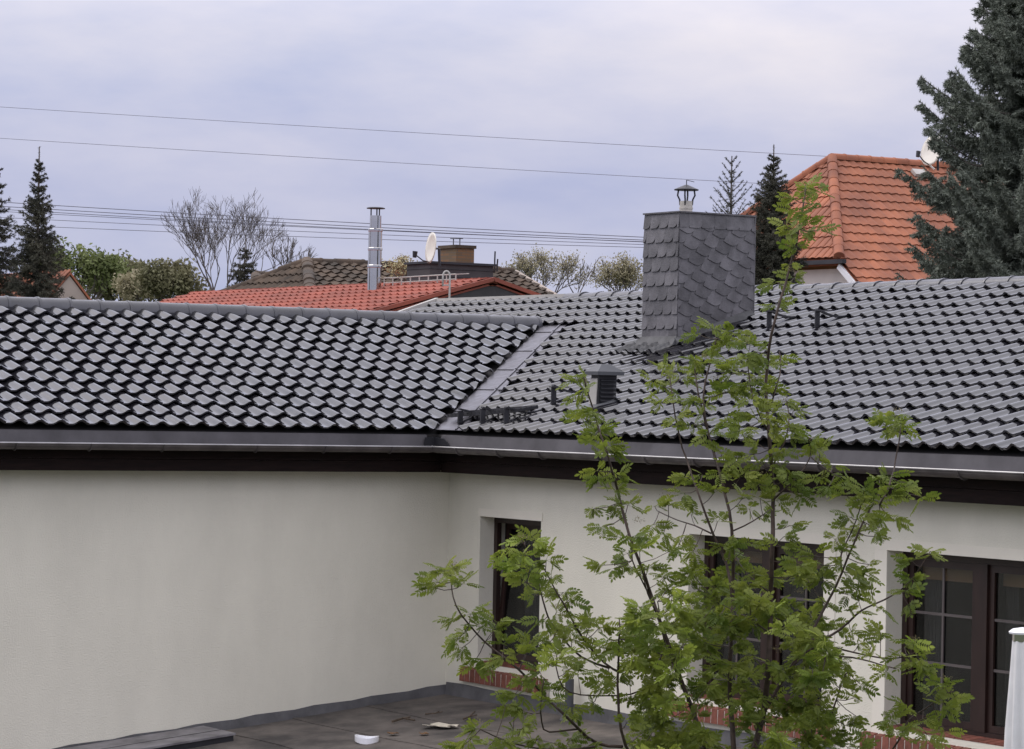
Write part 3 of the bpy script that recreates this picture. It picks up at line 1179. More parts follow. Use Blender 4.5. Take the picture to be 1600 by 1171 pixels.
# --- roof ventilator
vu0, vu1, vv0, vv1 = 2.52, 2.69, -.61, -.36
s = MB()
zb = zl(-.72) + .0
zt = zl(-.55) + .39
s.hexa([W(vu0, vv0, zb - .1), W(vu1, vv0, zb - .1), W(vu1, vv1, zl(vv1) - .0), W(vu0, vv1, zl(vv1) - .0), W(vu0 + .03, vv0, zt), W(vu1 + .02, vv0, zt), W(vu1 + .02, vv1, zt), W(vu0 + .03, vv1, zt)])
vent = s.obj('roof_ventilator', M_DKMETAL, main)
s = MB()
s.hexa([W(vu0 - .01, vv1 + .002, zl(vv1)), W(vu1 - .03, vv1 + .002, zl(vv1)), W(vu1 - .03, vv1 + .014, zl(vv1)), W(vu0 - .01, vv1 + .014, zl(vv1)),
        W(vu0 + .03, vv1 + .002, zt - .06), W(vu1 - .0, vv1 + .002, zt - .06), W(vu1 - .0, vv1 + .014, zt - .06), W(vu0 + .03, vv1 + .014, zt - .06)])
s.obj('ventilator_front', M_LTGREY, vent)
for k in range(7):
    s = MB()
    zz = zt - .07 - k * .048
    s.hexa([W(vu1 + .015, vv0 + .02, zz), W(vu1 + .04, vv0 + .02, zz - .018), W(vu1 + .04, vv1 - .02, zz - .018), W(vu1 + .015, vv1 - .02, zz),
            W(vu1 + .015, vv0 + .02, zz + .012), W(vu1 + .04, vv0 + .02, zz - .008), W(vu1 + .04, vv1 - .02, zz - .008), W(vu1 + .015, vv1 - .02, zz + .012)])
    s.obj('louvre', M_DKMETAL, vent)
s = MB()
hu0, hu1, hv0, hv1 = vu0 - .04, vu1 + .08, vv0 - .06, vv1 + .06
zt2 = zt + .02
s.hexa([W(hu0, hv0, zt2 - .04), W(hu1, hv0, zt2 - .04), W(hu1, hv1, zt2 - .04), W(hu0, hv1, zt2 - .04), W(hu0, hv0, zt2), W(hu1, hv0, zt2), W(hu1, hv1, zt2), W(hu0, hv1, zt2)])
s.hexa([W(hu0 + .004, hv0 + .004, zt2 + .001), W(hu1 - .004, hv0 + .004, zt2 + .001), W(hu1 - .004, hv1 - .004, zt2 + .001), W(hu0 + .004, hv1 - .004, zt2 + .001),
        W(hu0 + .10, hv0 + .12, zt2 + .09), W(hu1 - .10, hv0 + .12, zt2 + .09), W(hu1 - .10, hv1 - .12, zt2 + .09), W(hu0 + .10, hv1 - .12, zt2 + .09)])
s.obj('ventilator_hood', M_GREYPL, vent)
s = MB()
s.hexa([W(vu0 - .12, vv0 - .1, zl(vv0 - .1) + .05), W(vu1 + .14, vv0 - .1, zl(vv0 - .1) + .05), W(vu1 + .14, vv1 + .22, zl(vv1 + .22) + .09), W(vu0 - .12, vv1 + .22, zl(vv1 + .22) + .09),
        W(vu0 - .10, vv0 - .1, zl(vv0 - .1) + .085), W(vu1 + .12, vv0 - .1, zl(vv0 - .1) + .085), W(vu1 + .12, vv1 + .2, zl(vv1 + .2) + .105), W(vu0 - .10, vv1 + .2, zl(vv1 + .2) + .105)])
s.obj('ventilator_base', M_GREYPL, vent)


# --- chimney sweep's step irons and walkway grating
def step_iron(parent, u_, v_, post=0.22, arm=0.50):
    s = MB()
    z = zl(v_)
    s.bar(W(u_, v_, z + .05), W(u_, v_, z + .05 + post), .065, .022, up=Vector((1, 0, 0)))
    # curved strap running up the slope
    pts = [W(u_, v_ + .015, z + .07 + post)]
    for k in range(1, 9):
        t = k / 8
        vv = v_ - arm * t
        pts.append(W(u_ + .02 * t, vv, zl(vv) + .075 + (post) * (1 - t) ** 2.0))
    for a_, b_ in zip(pts[:-1], pts[1:]):
        s.bar(a_, b_, .055, .020)
    s.bar(W(u_, v_ + .03, z + .075), W(u_, v_ - arm - .05, zl(v_ - arm - .05) + .08), .05, .018)
    return s


ta_ = on_plane(701, 650, (0, 1, 0), -.22)
tb_ = on_plane(806, 642, (0, 1, 0), -.22)
walk = step_iron(None, .78, .34, post=.17).obj('roof_walkway', M_DKMETAL, main)
step_iron(None, 1.26, .32, post=.19).obj('step_iron', M_DKMETAL, walk)
step_iron(None, 1.75, .30, post=.19).obj('step_iron', M_DKMETAL, walk)
for k in range(5):
    s = MB()
    off = Vector((0, .075 * k, .012 * k))
    s.bar(ta_ + off, tb_ + off, .016, .045)
    s.obj('grating_bar', M_DKMETAL, walk)
s = MB()
for k in range(18):
    c_ = ta_.lerp(tb_, k / 17)
    s.bar(c_ + Vector((0, -.01, .0)), c_ + Vector((0, .31, .05)), .012, .035)
s.obj('grating_cross_bars', M_DKMETAL, walk, kind='stuff')
for (u_, v_) in ((1.66, -.42), (2.00, -3.36), (2.98, -3.34)):
    st = step_iron(None, u_, v_).obj('step_iron', M_DKMETAL, main)
    s = MB()
    z = zl(v_) + .27
    s.bar(W(u_ - .07, v_ + .0, z), W(u_ + .30, v_ - .0, z - .0), .05, .012)
    s.obj('step_tread', M_DKMETAL, st)

# ------------------------------------------------------------------ flat-roofed annex in the corner
SLP = 0.105
annex = thing('annex', 'flat felt-covered roof in the corner between both house wings', 'flat roof', W(6, 4, GZ))
AU1, AV1 = 12.5, 9.0
s = MB()
nu, nv = 50, 40
gv = []
for j in range(nv + 1):
    for i_ in range(nu + 1):
        uu_ = .01 + AU1 * i_ / nu; vv = .01 + AV1 * j / nv
        zz = -SLP * vv + .010 * math.sin(uu_ * 1.9 + vv) * math.sin(vv * 1.3) + R0.uniform(-.003, .003)
        gv.append(W(uu_, vv, zz))
fs = [(j * (nu + 1) + i_, j * (nu + 1) + i_ + 1, (j + 1) * (nu + 1) + i_ + 1, (j + 1) * (nu + 1) + i_) for j in range(nv) for i_ in range(nu)]
s.add(gv, fs)
s.obj('roof_felt', M_BITUMEN, annex, smooth=True)
# felt lap seams
for vv in (1.05, 2.05, 3.05, 4.05):
    s = MB()
    n = 24
    a_ = []; b_ = []
    for i_ in range(n + 1):
        uu_ = .03 + 11.5 * i_ / n
        w1 = vv + .012 * math.sin(i_ * 1.7)
        base = -SLP * w1 + .010 * math.sin(uu_ * 1.9 + w1) * math.sin(w1 * 1.3)
        a_.append(W(uu_, w1, base + .006)); b_.append(W(uu_, w1 + .09, base - SLP * .09 + .010))
    for i_ in range(n):
        s.quad(a_[i_], a_[i_ + 1], b_[i_ + 1], b_[i_])
        s.quad(b_[i_], b_[i_ + 1], b_[i_ + 1] - Vector((0, 0, .012)), b_[i_] - Vector((0, 0, .012)))
    s.obj('felt_lap', M_BITUMEN, annex)
s = MB()
n = 40
for i_ in range(n):
    a_, b_ = 10.5 * i_ / n, 10.5 * (i_ + 1) / n
    for k_ in (0,):
        ha = .115 + .010 * math.sin(i_ * 2.1) ; hb = .115 + .010 * math.sin((i_ + 1) * 2.1)
        s.hexa([W(.002, a_, -SLP * a_ - .03), W(.035, a_, -SLP * a_ - .03), W(.035, b_, -SLP * b_ - .03), W(.002, b_, -SLP * b_ - .03),
                W(.002, a_, -SLP * a_ + ha), W(.016, a_, -SLP * a_ + ha), W(.016, b_, -SLP * b_ + hb), W(.002, b_, -SLP * b_ + hb)])
s.obj('felt_upstand', M_UPSTAND, annex)
s = MB()
for i_ in range(n):
    a_, b_ = .04 + 12 * i_ / n, .04 + 12 * (i_ + 1) / n
    ha = .15 + .008 * math.sin(i_ * 1.3); hb = .15 + .008 * math.sin((i_ + 1) * 1.3)
    s.hexa([W(a_, .002, -.03), W(b_, .002, -.03), W(b_, .035, -.03), W(a_, .035, -.03), W(a_, .002, ha), W(b_, .002, hb), W(b_, .016, hb), W(a_, .016, ha)])
s.obj('felt_upstand', M_UPSTAND, annex)
s = MB()
s.box(.1, AU1, AV1 - .3, AV1, GZ, -SLP * AV1 - .05)
s.box(AU1 - .3, AU1, .1, AV1 - .31, GZ, -SLP * AV1 - .1)
s.obj('annex_wall', M_TANWALL, annex)
# boxed curb against the blank wall
bz = -.20
P1 = on_plane(315, 1142, (0, 0, 1), bz); P2 = on_plane(342, 1153, (0, 0, 1), bz)
P3 = on_plane(225, 1168, (0, 0, 1), bz); P4 = on_plane(199, 1160, (0, 0, 1), bz)
ux0, ux1 = .04, P2.x
vx0, vx1 = -P2.y - .1, -P3.y + 1.5
def tilted(mb, u0_, u1_, v0_, v1_, za, zb_):
    mb.hexa([W(u0_, v0_, -SLP * v0_ + za), W(u1_, v0_, -SLP * v0_ + za), W(u1_, v1_, -SLP * v1_ + za), W(u0_, v1_, -SLP * v1_ + za),
             W(u0_, v0_, -SLP * v0_ + zb_), W(u1_, v0_, -SLP * v0_ + zb_), W(u1_, v1_, -SLP * v1_ + zb_), W(u0_, v1_, -SLP * v1_ + zb_)])
    return mb
curb = thing('roof_box', 'low dark box with pale metal lid beside the blank wall', 'roof box', W(.5, 5, -.6))
tilted(MB(), .04, .86, 3.35, 5.5, -.02, .075).obj('box_body', M_DKMETAL, curb)
tilted(MB(), .04, .88, 3.33, 5.52, .077, .10).obj('lid', M_ZINCLID, curb)
tilted(MB(), .50, .512, 3.34, 5.5, .1005, .104).obj('lid_seam', M_DKMETAL, curb)

# vent pipe by the wall
vp = W(2.95, .13, -.014)
pipe = thing('vent_pipe', 'short grey vent pipe on the flat roof behind the leaves', 'pipe', vp)
s = MB()
s.tube([vp, vp + Vector((0, 0, .46)), vp + Vector((0, 0, .462)), vp + Vector((0, 0, .3))], [.052, .052, .045, .045], 14)
s.obj('pipe', M_GREYPL, pipe, smooth=False)
s = MB()
s.tube([vp + Vector((0, 0, -.01)), vp + Vector((0, 0, .03)), vp + Vector((0, 0, .06))], [.11, .09, .055], 14)
s.obj('collar', M_UPSTAND, pipe)

# litter on the felt
def deck(px, py):
    return on_plane(px, py, (0, -SLP, 1), 0.0) + Vector((0, 0, .012))


p = deck(573, 1160)
s = MB()
n = 22
ring = []
for k in range(n + 1):
    a = 2 * math.pi * k / n
    ring.append(p + Vector((.145 * math.cos(a), .125 * math.sin(a), .05 + .012 * math.sin(2 * a))))
for k in range(n):
    a_, b_ = ring[k], ring[k + 1]
    s.hexa([a_ - Vector((0, 0, .06)), b_ - Vector((0, 0, .06)), b_ * 1 + (b_ - p) * .04 - Vector((0, 0, .06)), a_ + (a_ - p) * .04 - Vector((0, 0, .06)), a_, b_, b_ + (b_ - p) * .06, a_ + (a_ - p) * .06])
s.tube([p - Vector((0, 0, .005)), p + Vector((0, 0, .004))], [.128, .125], 22)
tag(s.obj('plastic_dish', M_CAPW), 'shallow white plastic dish lying on the flat roof', 'dish')


def twig(pts, r, lab):
    s = MB()
    P = [deck(*q_) + Vector((0, 0, .012)) for q_ in pts]
    s.tube(P, [r * (1 - .5 * i / len(P)) for i in range(len(P))], 5)
    mid = P[len(P) // 2]
    s.tube([mid, mid + Vector((.05, .07, .02))], r * .6, 4)
    return tag(s.obj('twig', M_TWIG), lab, 'twig', 'twigs lying on the flat roof')


twig([(613, 1131), (630, 1126), (648, 1129)], .016, 'pale straight stick on the flat roof near the corner')
twig([(664, 1119), (680, 1118), (686, 1115)], .010, 'thin dark twig on the felt below the brick sill')
twig([(724, 1127), (734, 1123), (742, 1115)], .012, 'bent dark twig on the flat roof, nearest the leaves')
for k, (x, y, w_, lab) in enumerate(((690, 1137, .20, 'largest pale paper scrap on the flat roof'), (672, 1138, .11, 'small pale scrap left of the large one'), (708, 1138, .09, 'small white scrap right of the large one'),
                                     (661, 1150, .08, 'ochre dry leaf on the flat roof'), (614, 1150, .09, 'rusty dry leaf beside the plastic dish'))):
    p = deck(x, y)
    s = MB()
    n = 7
    rim = [p + Vector((w_ * R0.uniform(.6, 1) * math.cos(6.283 * i / n) * (1.0), w_ * R0.uniform(.5, .9) * math.sin(6.283 * i / n), .006 + R0.uniform(0, .03))) for i in range(n)]
    s.prism([q_ - Vector((0, 0, .006)) for q_ in rim], rim)
    tag(s.obj('scrap', M_PAPER if k < 3 else M_DEADLEAF), lab, 'litter', 'litter lying on the flat roof')

# ------------------------------------------------------------------ closed parasol
pb = pix(1599, 985, 24.0)
pt = pb.copy()
foot = Vector((pt.x, pt.y, -SLP * (-pt.y) if -pt.y < AV1 else GZ))
if pt.x > AU1 or -pt.y > AV1:
    foot.z = GZ
para = thing('parasol', 'closed white parasol with a white cap at the right edge', 'parasol', foot)
s = MB()
s.tube([foot, pt + Vector((0, 0, -.1))], .022, 10)
s.obj('pole', M_LTGREY, para)
s = MB()
n = 40
H = [(-.085, .082), (-.30, .092), (-.8, .115), (-1.4, .135), (-1.72, .145)]
ringv = []
for zz, r in H:
    for k in range(n):
        a = 2 * math.pi * k / n
        rr = r * (1 + .20 * math.sin(a * 8 + zz * 1.1) * min(1, .25 - zz))
        ringv.append(pt + Vector((rr * math.cos(a), rr * math.sin(a), zz)))
fs = [(i_ * n + k, i_ * n + (k + 1) % n, (i_ + 1) * n + (k + 1) % n, (i_ + 1) * n + k) for i_ in range(len(H) - 1) for k in range(n)]
s.add(ringv, fs)
s.obj('canopy', M_CLOTH, para, smooth=True)
s = MB()
s.tube([pt + Vector((0, 0, -.09)), pt + Vector((0, 0, -.03))], [.085, .085], 20)
s.obj('collar', M_STEEL, para)
s = MB()
s.tube([pt + Vector((0, 0, -.03)), pt + Vector((0, 0, -.015)), pt + Vector((0, 0, .01)), pt + Vector((0, 0, .022))], [.112, .118, .085, .02], 24)
s.obj('cap', M_CAPW, para, smooth=False)


# ------------------------------------------------------------------ tiled far roofs
SIMPLE = [(-.02, 0.0), (.25, -.004), (.5, .02), (.7, .045), (.85, .03), (1.02, 0.0)]


def roof_face(parent_roof, origin, xdir, ydir, width_fn, nrow, gauge, tw, mat_, limit, A=.04, row0=0, lift=.03, th=.018, jitter=.0, nm='roof_tile', jmax=80):
    """Tiles on a plane: origin = eave corner, xdir across, ydir upslope; width_fn(y) -> (x0, x1) kept span."""
    prof = [(a, b * A / .045) for a, b in SIMPLE]
    mb = tile_mb(tw, gauge, A, lift, th, prof)
    me = mb.mesh(nm, mat_, smooth=True)
    sharpen(me)
    xdir = Vector(xdir).normalized(); ydir = Vector(ydir).normalized()
    lst_ = []
    for k in range(row0, nrow):
        y = k * gauge
        x0, x1 = width_fn(y)
        xb0, xb1 = width_fn(y + gauge)
        lo_, hi_ = min(x0, xb0), max(x1, xb1)
        j0 = int(math.floor(lo_ / tw))
        for j in range(j0, int(math.ceil(hi_ / tw)) + 1):
            x = j * tw
            if x + tw < lo_ or x > hi_:
                continue
            o = Vector(origin) + xdir * (x + jit(jitter)) + ydir * (y + jit(jitter))
            M = frame(o, xdir, ydir + xdir * jit(jitter * .8))
            planes = []
            # straight cut along each sloping border
            if x < max(x0, xb0) + .01 and (x0 != xb0 or True):
                a_ = Vector(origin) + xdir * x0 + ydir * y
                b_ = Vector(origin) + xdir * xb0 + ydir * (y + gauge)
                t = (b_ - a_).normalized()
                nrm = t.cross(xdir.cross(ydir))
                if nrm.dot(xdir) > 0:
                    nrm = -nrm
                planes.append((a_, nrm))
            if x + tw * 1.05 > min(x1, xb1) - .01:
                a_ = Vector(origin) + xdir * x1 + ydir * y
                b_ = Vector(origin) + xdir * xb1 + ydir * (y + gauge)
                t = (b_ - a_).normalized()
                nrm = t.cross(xdir.cross(ydir))
                if nrm.dot(xdir) < 0:
                    nrm = -nrm
                planes.append((a_, nrm))
            lst_.append((view_key(o), M, planes))
    lay(parent_roof, lst_, limit, me, mb, mat_, nm)


# ---- orange half-hipped house on the right
DO = 68.0
A0 = pix(1300, 249, DO)
ta_m, ta_h = 1 / 1.267, 1 / 0.907
orange = thing('house', 'orange tiled half-hipped house behind the dark ridge, beside the big spruce', 'house', Vector((A0.x, A0.y + 4, GZ)))
uA, vA, zA = A0.x, -A0.y, A0.z
HH = 2.45                      # drop to the half-hip eave
HM = 6.0                       # drop to the main eave
LV = 11.0                      # ridge length away to the right
wE, rE = HH / ta_m, HH / ta_h
wM = HM / ta_m
s = MB()
d = .05
top = [W(uA, vA, zA - d), W(uA + wE, vA + rE, zA - HH - d), W(uA + wM, vA + rE, zA - HM - d), W(uA + wM, vA - LV, zA - HM - d), W(uA, vA - LV, zA - d)]
s.prism(top, [p_ - Vector((0, 0, .1)) for p_ in top])
top = [W(uA, vA, zA - d), W(uA - wE, vA + rE, zA - HH - d), W(uA - wM, vA + rE, zA - HM - d), W(uA - wM, vA - LV, zA - HM - d), W(uA, vA - LV, zA - d)]
s.prism(top, [p_ - Vector((0, 0, .1)) for p_ in top])
top = [W(uA, vA, zA - d), W(uA + wE, vA + rE, zA - HH - d), W(uA - wE, vA + rE, zA - HH - d)]
s.prism(top, [p_ - Vector((0, 0, .1)) for p_ in top])
roof_o = s.obj('roof', M_ORTILE, orange)
slM = math.hypot(1, ta_m); slH = math.hypot(1, ta_h)
LM = wM * slM
# main face, seen from its foot: x runs to the right (-v), y up
orig = W(uA + wM, vA + rE, zA - HM)
ydir = Vector((-1, 0, ta_m))
def wfm(y):
    h = HM - y / slM * ta_m      # drop below the ridge
    if h > HH:
        return (0.0, LV + rE)
    return (rE - h / ta_h, LV + rE)
GO = 0.33
nr = int(LM / GO)
GOx = LM / nr
row_start = int((HM - 3.6) / ta_m * slM / GOx)
roof_face(roof_o, orig, (0, 1, 0), ydir, lambda y: (wfm(y)[0], min(wfm(y)[1], rE + 5.2)), nr, GOx, 0.235, M_ORTILE, 230, A=.024, row0=row_start, lift=.034, jitter=.004)
LHp = rE * slH
orig = W(uA - wE, vA + rE, zA - HH)
nrh = int(LHp / GO)
roof_face(roof_o, orig, (1, 0, 0), Vector((0, 1, ta_h)), lambda y: (wE * y / LHp, 2 * wE - wE * y / LHp), nrh, LHp / nrh, 0.235, M_ORTILE, 68, A=.024, lift=.034, jitter=.004)
# hip and ridge tiles
HIP = ridge_mb(.36, .115, .11)
HIP_ME = HIP.mesh('ridge_tile', M_ORTILE, smooth=True)
sharpen(HIP_ME)
def cap_row(a_, b_, par, lift=.03):
    a_ = Vector(a_); b_ = Vector(b_)
    dd = b_ - a_
    n_ = int(dd.length / .36)
    side = Vector((0, 0, 1)).cross(dd).normalized()
    for k in range(n_):
        piece('ridge_tile', HIP_ME, frame(a_ + dd * (k / n_) + Vector((0, 0, lift + jit(.006))), -side, dd), par)
cap_row(W(uA + wE, vA + rE, zA - HH), A0, roof_o)
cap_row(W(uA - wE, vA + rE, zA - HH), A0, roof_o)
cap_row(W(uA, vA - 5.5, zA), A0, roof_o)
# half-hip gutter, gable wall and bargeboard
s = MB()
s.bar(W(uA - wE - .2, vA + rE + .06, zA - HH - .07), W(uA + wE + .25, vA + rE + .06, zA - HH - .07), .12, .09)
s.obj('gutter', M_DKMETAL, orange)
s = MB()
gw = [(uA - wM + .4, GZ), (uA + wM - .4, GZ), (uA + wM - .4, zA - HM), (uA + wE - .15, zA - HH - .2), (uA - wE + .15, zA - HH - .2), (uA - wM + .4, zA - HM)]
s.prism([W(a_, vA + rE - .25, z_) for a_, z_ in gw], [W(a_, vA + rE - .55, z_) for a_, z_ in gw])
s.box(uA + wM - .7, uA + wM - .4, vA - LV, vA + rE - .56, GZ, zA - HM)
s.obj('wall', M_WHWALL, orange)
s = MB()
s.bar(W(uA + wE + .02, vA + rE + .02, zA - HH - .16), W(uA + wM, vA + rE + .02, zA - HM - .08), .05, .13)
s.obj('bargeboard', M_WHITE, orange)
s = MB()
rw = on_plane(1432, 274, (ta_m, 0, 1), ta_m * uA + zA) + Vector((.0, 0, .05))
s.prism([rw + Vector((0, -.18, .03)), rw + Vector((0, .18, .03)), rw + Vector((.16, .18, -.10)), rw + Vector((.16, -.18, -.10))],
        [rw + Vector((.05, -.18, .09)), rw + Vector((.05, .18, .09)), rw + Vector((.2, .18, -.04)), rw + Vector((.2, -.18, -.04))])
s.obj('roof_light', M_LTGREY, orange)
s = MB()
sp = on_plane(1440, 255, (ta_m, 0, 1), ta_m * uA + zA)
sq = on_plane(1458, 272, (ta_m, 0, 1), ta_m * uA + zA)
s.bar(sp + Vector((.05, 0, .08)), sq + Vector((.05, 0, .10)), .04, .03)
s.obj('stay_rod', M_LTGREY, orange)


def dish(center, facing, r, label, lnb_px=None, mount=None):
    t = thing('satellite_dish', label, 'satellite dish', center)
    fz = Vector(facing).normalized()
    fx = fz.cross(Vector((0, 0, 1))).normalized()
    fy = fx.cross(fz)
    s = MB()
    n_, m_ = 24, 5
    vsx = []
    for back in (0, 1):
        for i_ in range(m_ + 1):
            rr = r * i_ / m_
            for k in range(n_):
                a = 2 * math.pi * k / n_
                vsx.append(center + fx * (rr * .93 * math.cos(a)) + fy * (rr * math.sin(a)) + fz * (.16 * r * (i_ / m_) ** 2 - back * .02))
    fs_ = []
    for back in (0, 1):
        o_ = back * (m_ + 1) * n_
        for i_ in range(m_):
            for k in range(n_):
                a = o_ + i_ * n_ + k; b = o_ + i_ * n_ + (k + 1) % n_
                fs_.append((a, b, b + n_, a + n_))
    for k in range(n_):
        a = m_ * n_ + k; b = m_ * n_ + (k + 1) % n_
        o_ = (m_ + 1) * n_
        fs_.append((a, b, b + o_, a + o_))
    s.add(vsx, fs_)
    s.obj('reflector', M_DISH, t, smooth=True)
    s = MB()
    l0 = center - fy * r * .95
    l1 = center - fy * r * .55 + fz * r * 1.15
    s.tube([l0, (l0 + l1) / 2 - fy * .04, l1], .014, 6)
    s.tube([center - fz * .02, center - fz * .14, center - fz * .16 - Vector((0, 0, r * 1.1))], .03, 8)
    s.obj('arm', M_DKMETAL, t)
    s = MB()
    s.tube([l1 + fy * .06, l1 - fy * .07], [.055, .04], 8)
    s.obj('receiver_head', M_DKMETAL, t)
    return t


dc = pix(1458, 236, DO - 1.0)
dish(dc, -_CR * .8 - _FW * .55 + Vector((0, 0, .25)), .36, 'pale dish at the orange ridge, half hidden by the big spruce')

# ---- red-roofed house in the middle
DR = 58.0
B0 = pix(770, 439, DR)
uB, vB, zB = B0.x, -B0.y, B0.z
tb = .268
red = thing('house', 'long low house with bright red roof behind the dark ridge', 'house', Vector((uB - 8, -vB, GZ)))
pe = on_plane(310, 465, (0, 1, 0), -vB)
LU = uB - pe.x
WF, WB = 4.6, 4.6
s = MB()
d = .04
for sg, wd in ((1, WF), (-1, WB)):
    top = [W(uB, vB, zB - d), W(uB - LU, vB, zB - d), W(uB - LU, vB + sg * wd, zB - wd * tb - d), W(uB, vB + sg * wd, zB - wd * tb - d)]
    s.prism(top, [p_ - Vector((0, 0, .04)) for p_ in top])
roof_b = s.obj('roof', M_REDTILE, red)
slB = math.hypot(1, tb)
GB = .34
nb = int(WF * slB / GB)
GBx = WF * slB / nb
roof_face(roof_b, W(uB - LU, vB + WF, zB - WF * tb), (1, 0, 0), Vector((0, 1, tb)), lambda y: (0, LU), nb, GBx, .28, M_REDTILE, 0, A=.045, lift=.04, jitter=.002)
nb2 = 3
roof_face(roof_b, W(uB, vB - WB, zB - WB * tb), (-1, 0, 0), Vector((0, -1, tb)), lambda y: (0, 1.2), nb, GBx, .28, M_REDTILE, 0, A=.045, lift=.04)
caps = []
k = 0
while k * .38 < LU:
    caps.append(frame(W(uB - k * .38, vB, zB + .02 + jit(.004)), (0, -1, 0), (-1, 0, 0)))
    k += 1
RC = ridge_mb(.38, .14, .12)
o = bpy.data.objects.new('ridge_caps', joined('ridge_caps', RC, caps, M_REDTILE, True))
COL.objects.link(o); o['kind'] = 'stuff'; adopt(o, roof_b)
s = MB()
for sg, wd in ((1, WF), (-1, WB)):
    s.bar(W(uB + .03, vB, zB + .03), W(uB + .03, vB + sg * wd, zB - wd * tb + .03), .07, .075)
s.obj('verge', M_REDTILE, roof_b)
s = MB()
gw = [(vB + WF - .2, GZ), (vB - WB + .2, GZ), (vB - WB + .2, zB - WB * tb - .06), (vB, zB - .06), (vB + WF - .2, zB - WF * tb - .06)]
for x_ in (uB - .02, uB - LU + .4):
    s = MB()
    s.prism([W(x_, a_, z_) for a_, z_ in gw], [W(x_ - .25, a_, z_) for a_, z_ in gw])
    s.obj('gable_wall', M_DKWALL, red)
s = MB()
s.box(uB - LU + .4, uB - .4, vB + WF - .5, vB + WF - .2, GZ, zB - WF * tb - .15)
s.box(uB - LU + .4, uB - .4, vB - WB + .2, vB - WB + .5, GZ, zB - WB * tb - .15)
s.obj('wall', M_TANWALL, red)
# slate-grey chimney block behind the ridge
q1 = pix(672, 409, 62.0)
s = MB()
s.box(q1.x - .95, q1.x, -q1.y - 1.55, -q1.y, zB - 1.4, q1.z - .04)
blk = s.obj('chimney', M_DKWALL, red)
s = MB()
s.box(q1.x - 1.0, q1.x + .05, -q1.y - 1.6, -q1.y + .05, q1.z - .038, q1.z + .01)
s.obj('chimney_cap', M_DKMETAL, blk)
for k in range(3):
    s = MB()
    z_ = q1.z - .14 - k * .16
    s.box(q1.x - .98, q1.x + .012, -q1.y - 1.565, -q1.y + .012, z_ - .006, z_)
    s.obj('cladding_joint', M_DKMETAL, blk)
# stainless flue
f0 = pix(585, 442, 60.5)
ft = pix(584, 345, 60.5)
hF = ft.z - f0.z
f0.z -= .6
s = MB()
P = [f0]; Rr = [.138]
zc = f0.z
s.tube([f0, Vector((f0.x, f0.y, ft.z - .16))], .140, 20)
s.tube([Vector((f0.x, f0.y, ft.z - .16)), Vector((f0.x, f0.y, ft.z + .10)), Vector((f0.x, f0.y, ft.z + .102)), Vector((f0.x, f0.y, ft.z - .1))], [.118, .118, .10, .10], 20)
fl = s.obj('steel_flue', M_STEEL, red, smooth=False)
fl.data.polygons.foreach_set('use_smooth', [True] * len(fl.data.polygons))
sharpen(fl.data, 40)
for f_ in (.30, .62, .97):
    s = MB()
    z_ = f0.z + .6 + (hF - .16) * f_
    s.tube([Vector((f0.x, f0.y, z_ - .03)), Vector((f0.x, f0.y, z_ - .02)), Vector((f0.x, f0.y, z_ + .02)), Vector((f0.x, f0.y, z_ + .03))], [.141, .150, .150, .141], 20)
    s.obj('clamp_band', M_STEEL, fl)
s = MB()
z_ = ft.z + .24
s.tube([Vector((f0.x, f0.y, z_)), Vector((f0.x, f0.y, z_ + .015)), Vector((f0.x, f0.y, z_ + .03))], [.185, .19, .15], 22)
for a in (0.3, 2.4, 4.5):
    dr = Vector((math.cos(a), math.sin(a), 0)) * .1
    s.bar(Vector((f0.x, f0.y, ft.z + .08)) + dr, Vector((f0.x, f0.y, z_)) + dr, .025, .01)
s.obj('rain_cap', M_DKMETAL, fl)
# snow guard rail on the red slope
def redpt(px, py, h):
    return on_plane(px, py, (0, -tb, 1), zB + tb * 0 - tb * (-vB) * 0 + (-tb) * (-vB)) + Vector((0, 0, h))
RS = []
rail = MB()
ra = redpt(600, 452, 0); rb = redpt(712, 446, 0)
n_ = 8
for h in (.12, .22):
    rail.tube([ra + Vector((0, 0, h)), rb + Vector((0, 0, h))], .010, 5)
for k in range(n_ + 1):
    c_ = ra.lerp(rb, k / n_)
    rail.bar(c_ + Vector((0, 0, .02)), c_ + Vector((0, 0, .23)), .02, .015)
    rail.bar(c_ + Vector((0, .0, .22)), c_ + Vector((0, .30, .24)), .02, .015)
rail.tube([ra + Vector((0, .3, .24)), rb + Vector((0, .3, .24))], .010, 5)
rail.obj('roof_rail', M_LTGREY, red)
s = MB()
w0 = redpt(372, 486, .03); 
s.hexa([w0 + Vector((-.3, -.2, -.05)), w0 + Vector((.3, -.2, -.05)), w0 + Vector((.3, .3, .06)), w0 + Vector((-.3, .3, .06)), w0 + Vector((-.3, -.2, .0)), w0 + Vector((.3, -.2, .0)), w0 + Vector((.3, .3, .14)), w0 + Vector((-.3, .3, .14))])
s.obj('roof_vent', M_REDTILE, red)

dc = pix(676, 388, 61.3)
dish(dc, -_CR * .93 - _FW * .36 + Vector((0, 0, .12)), .32, 'cream dish standing left of the old brick chimney')

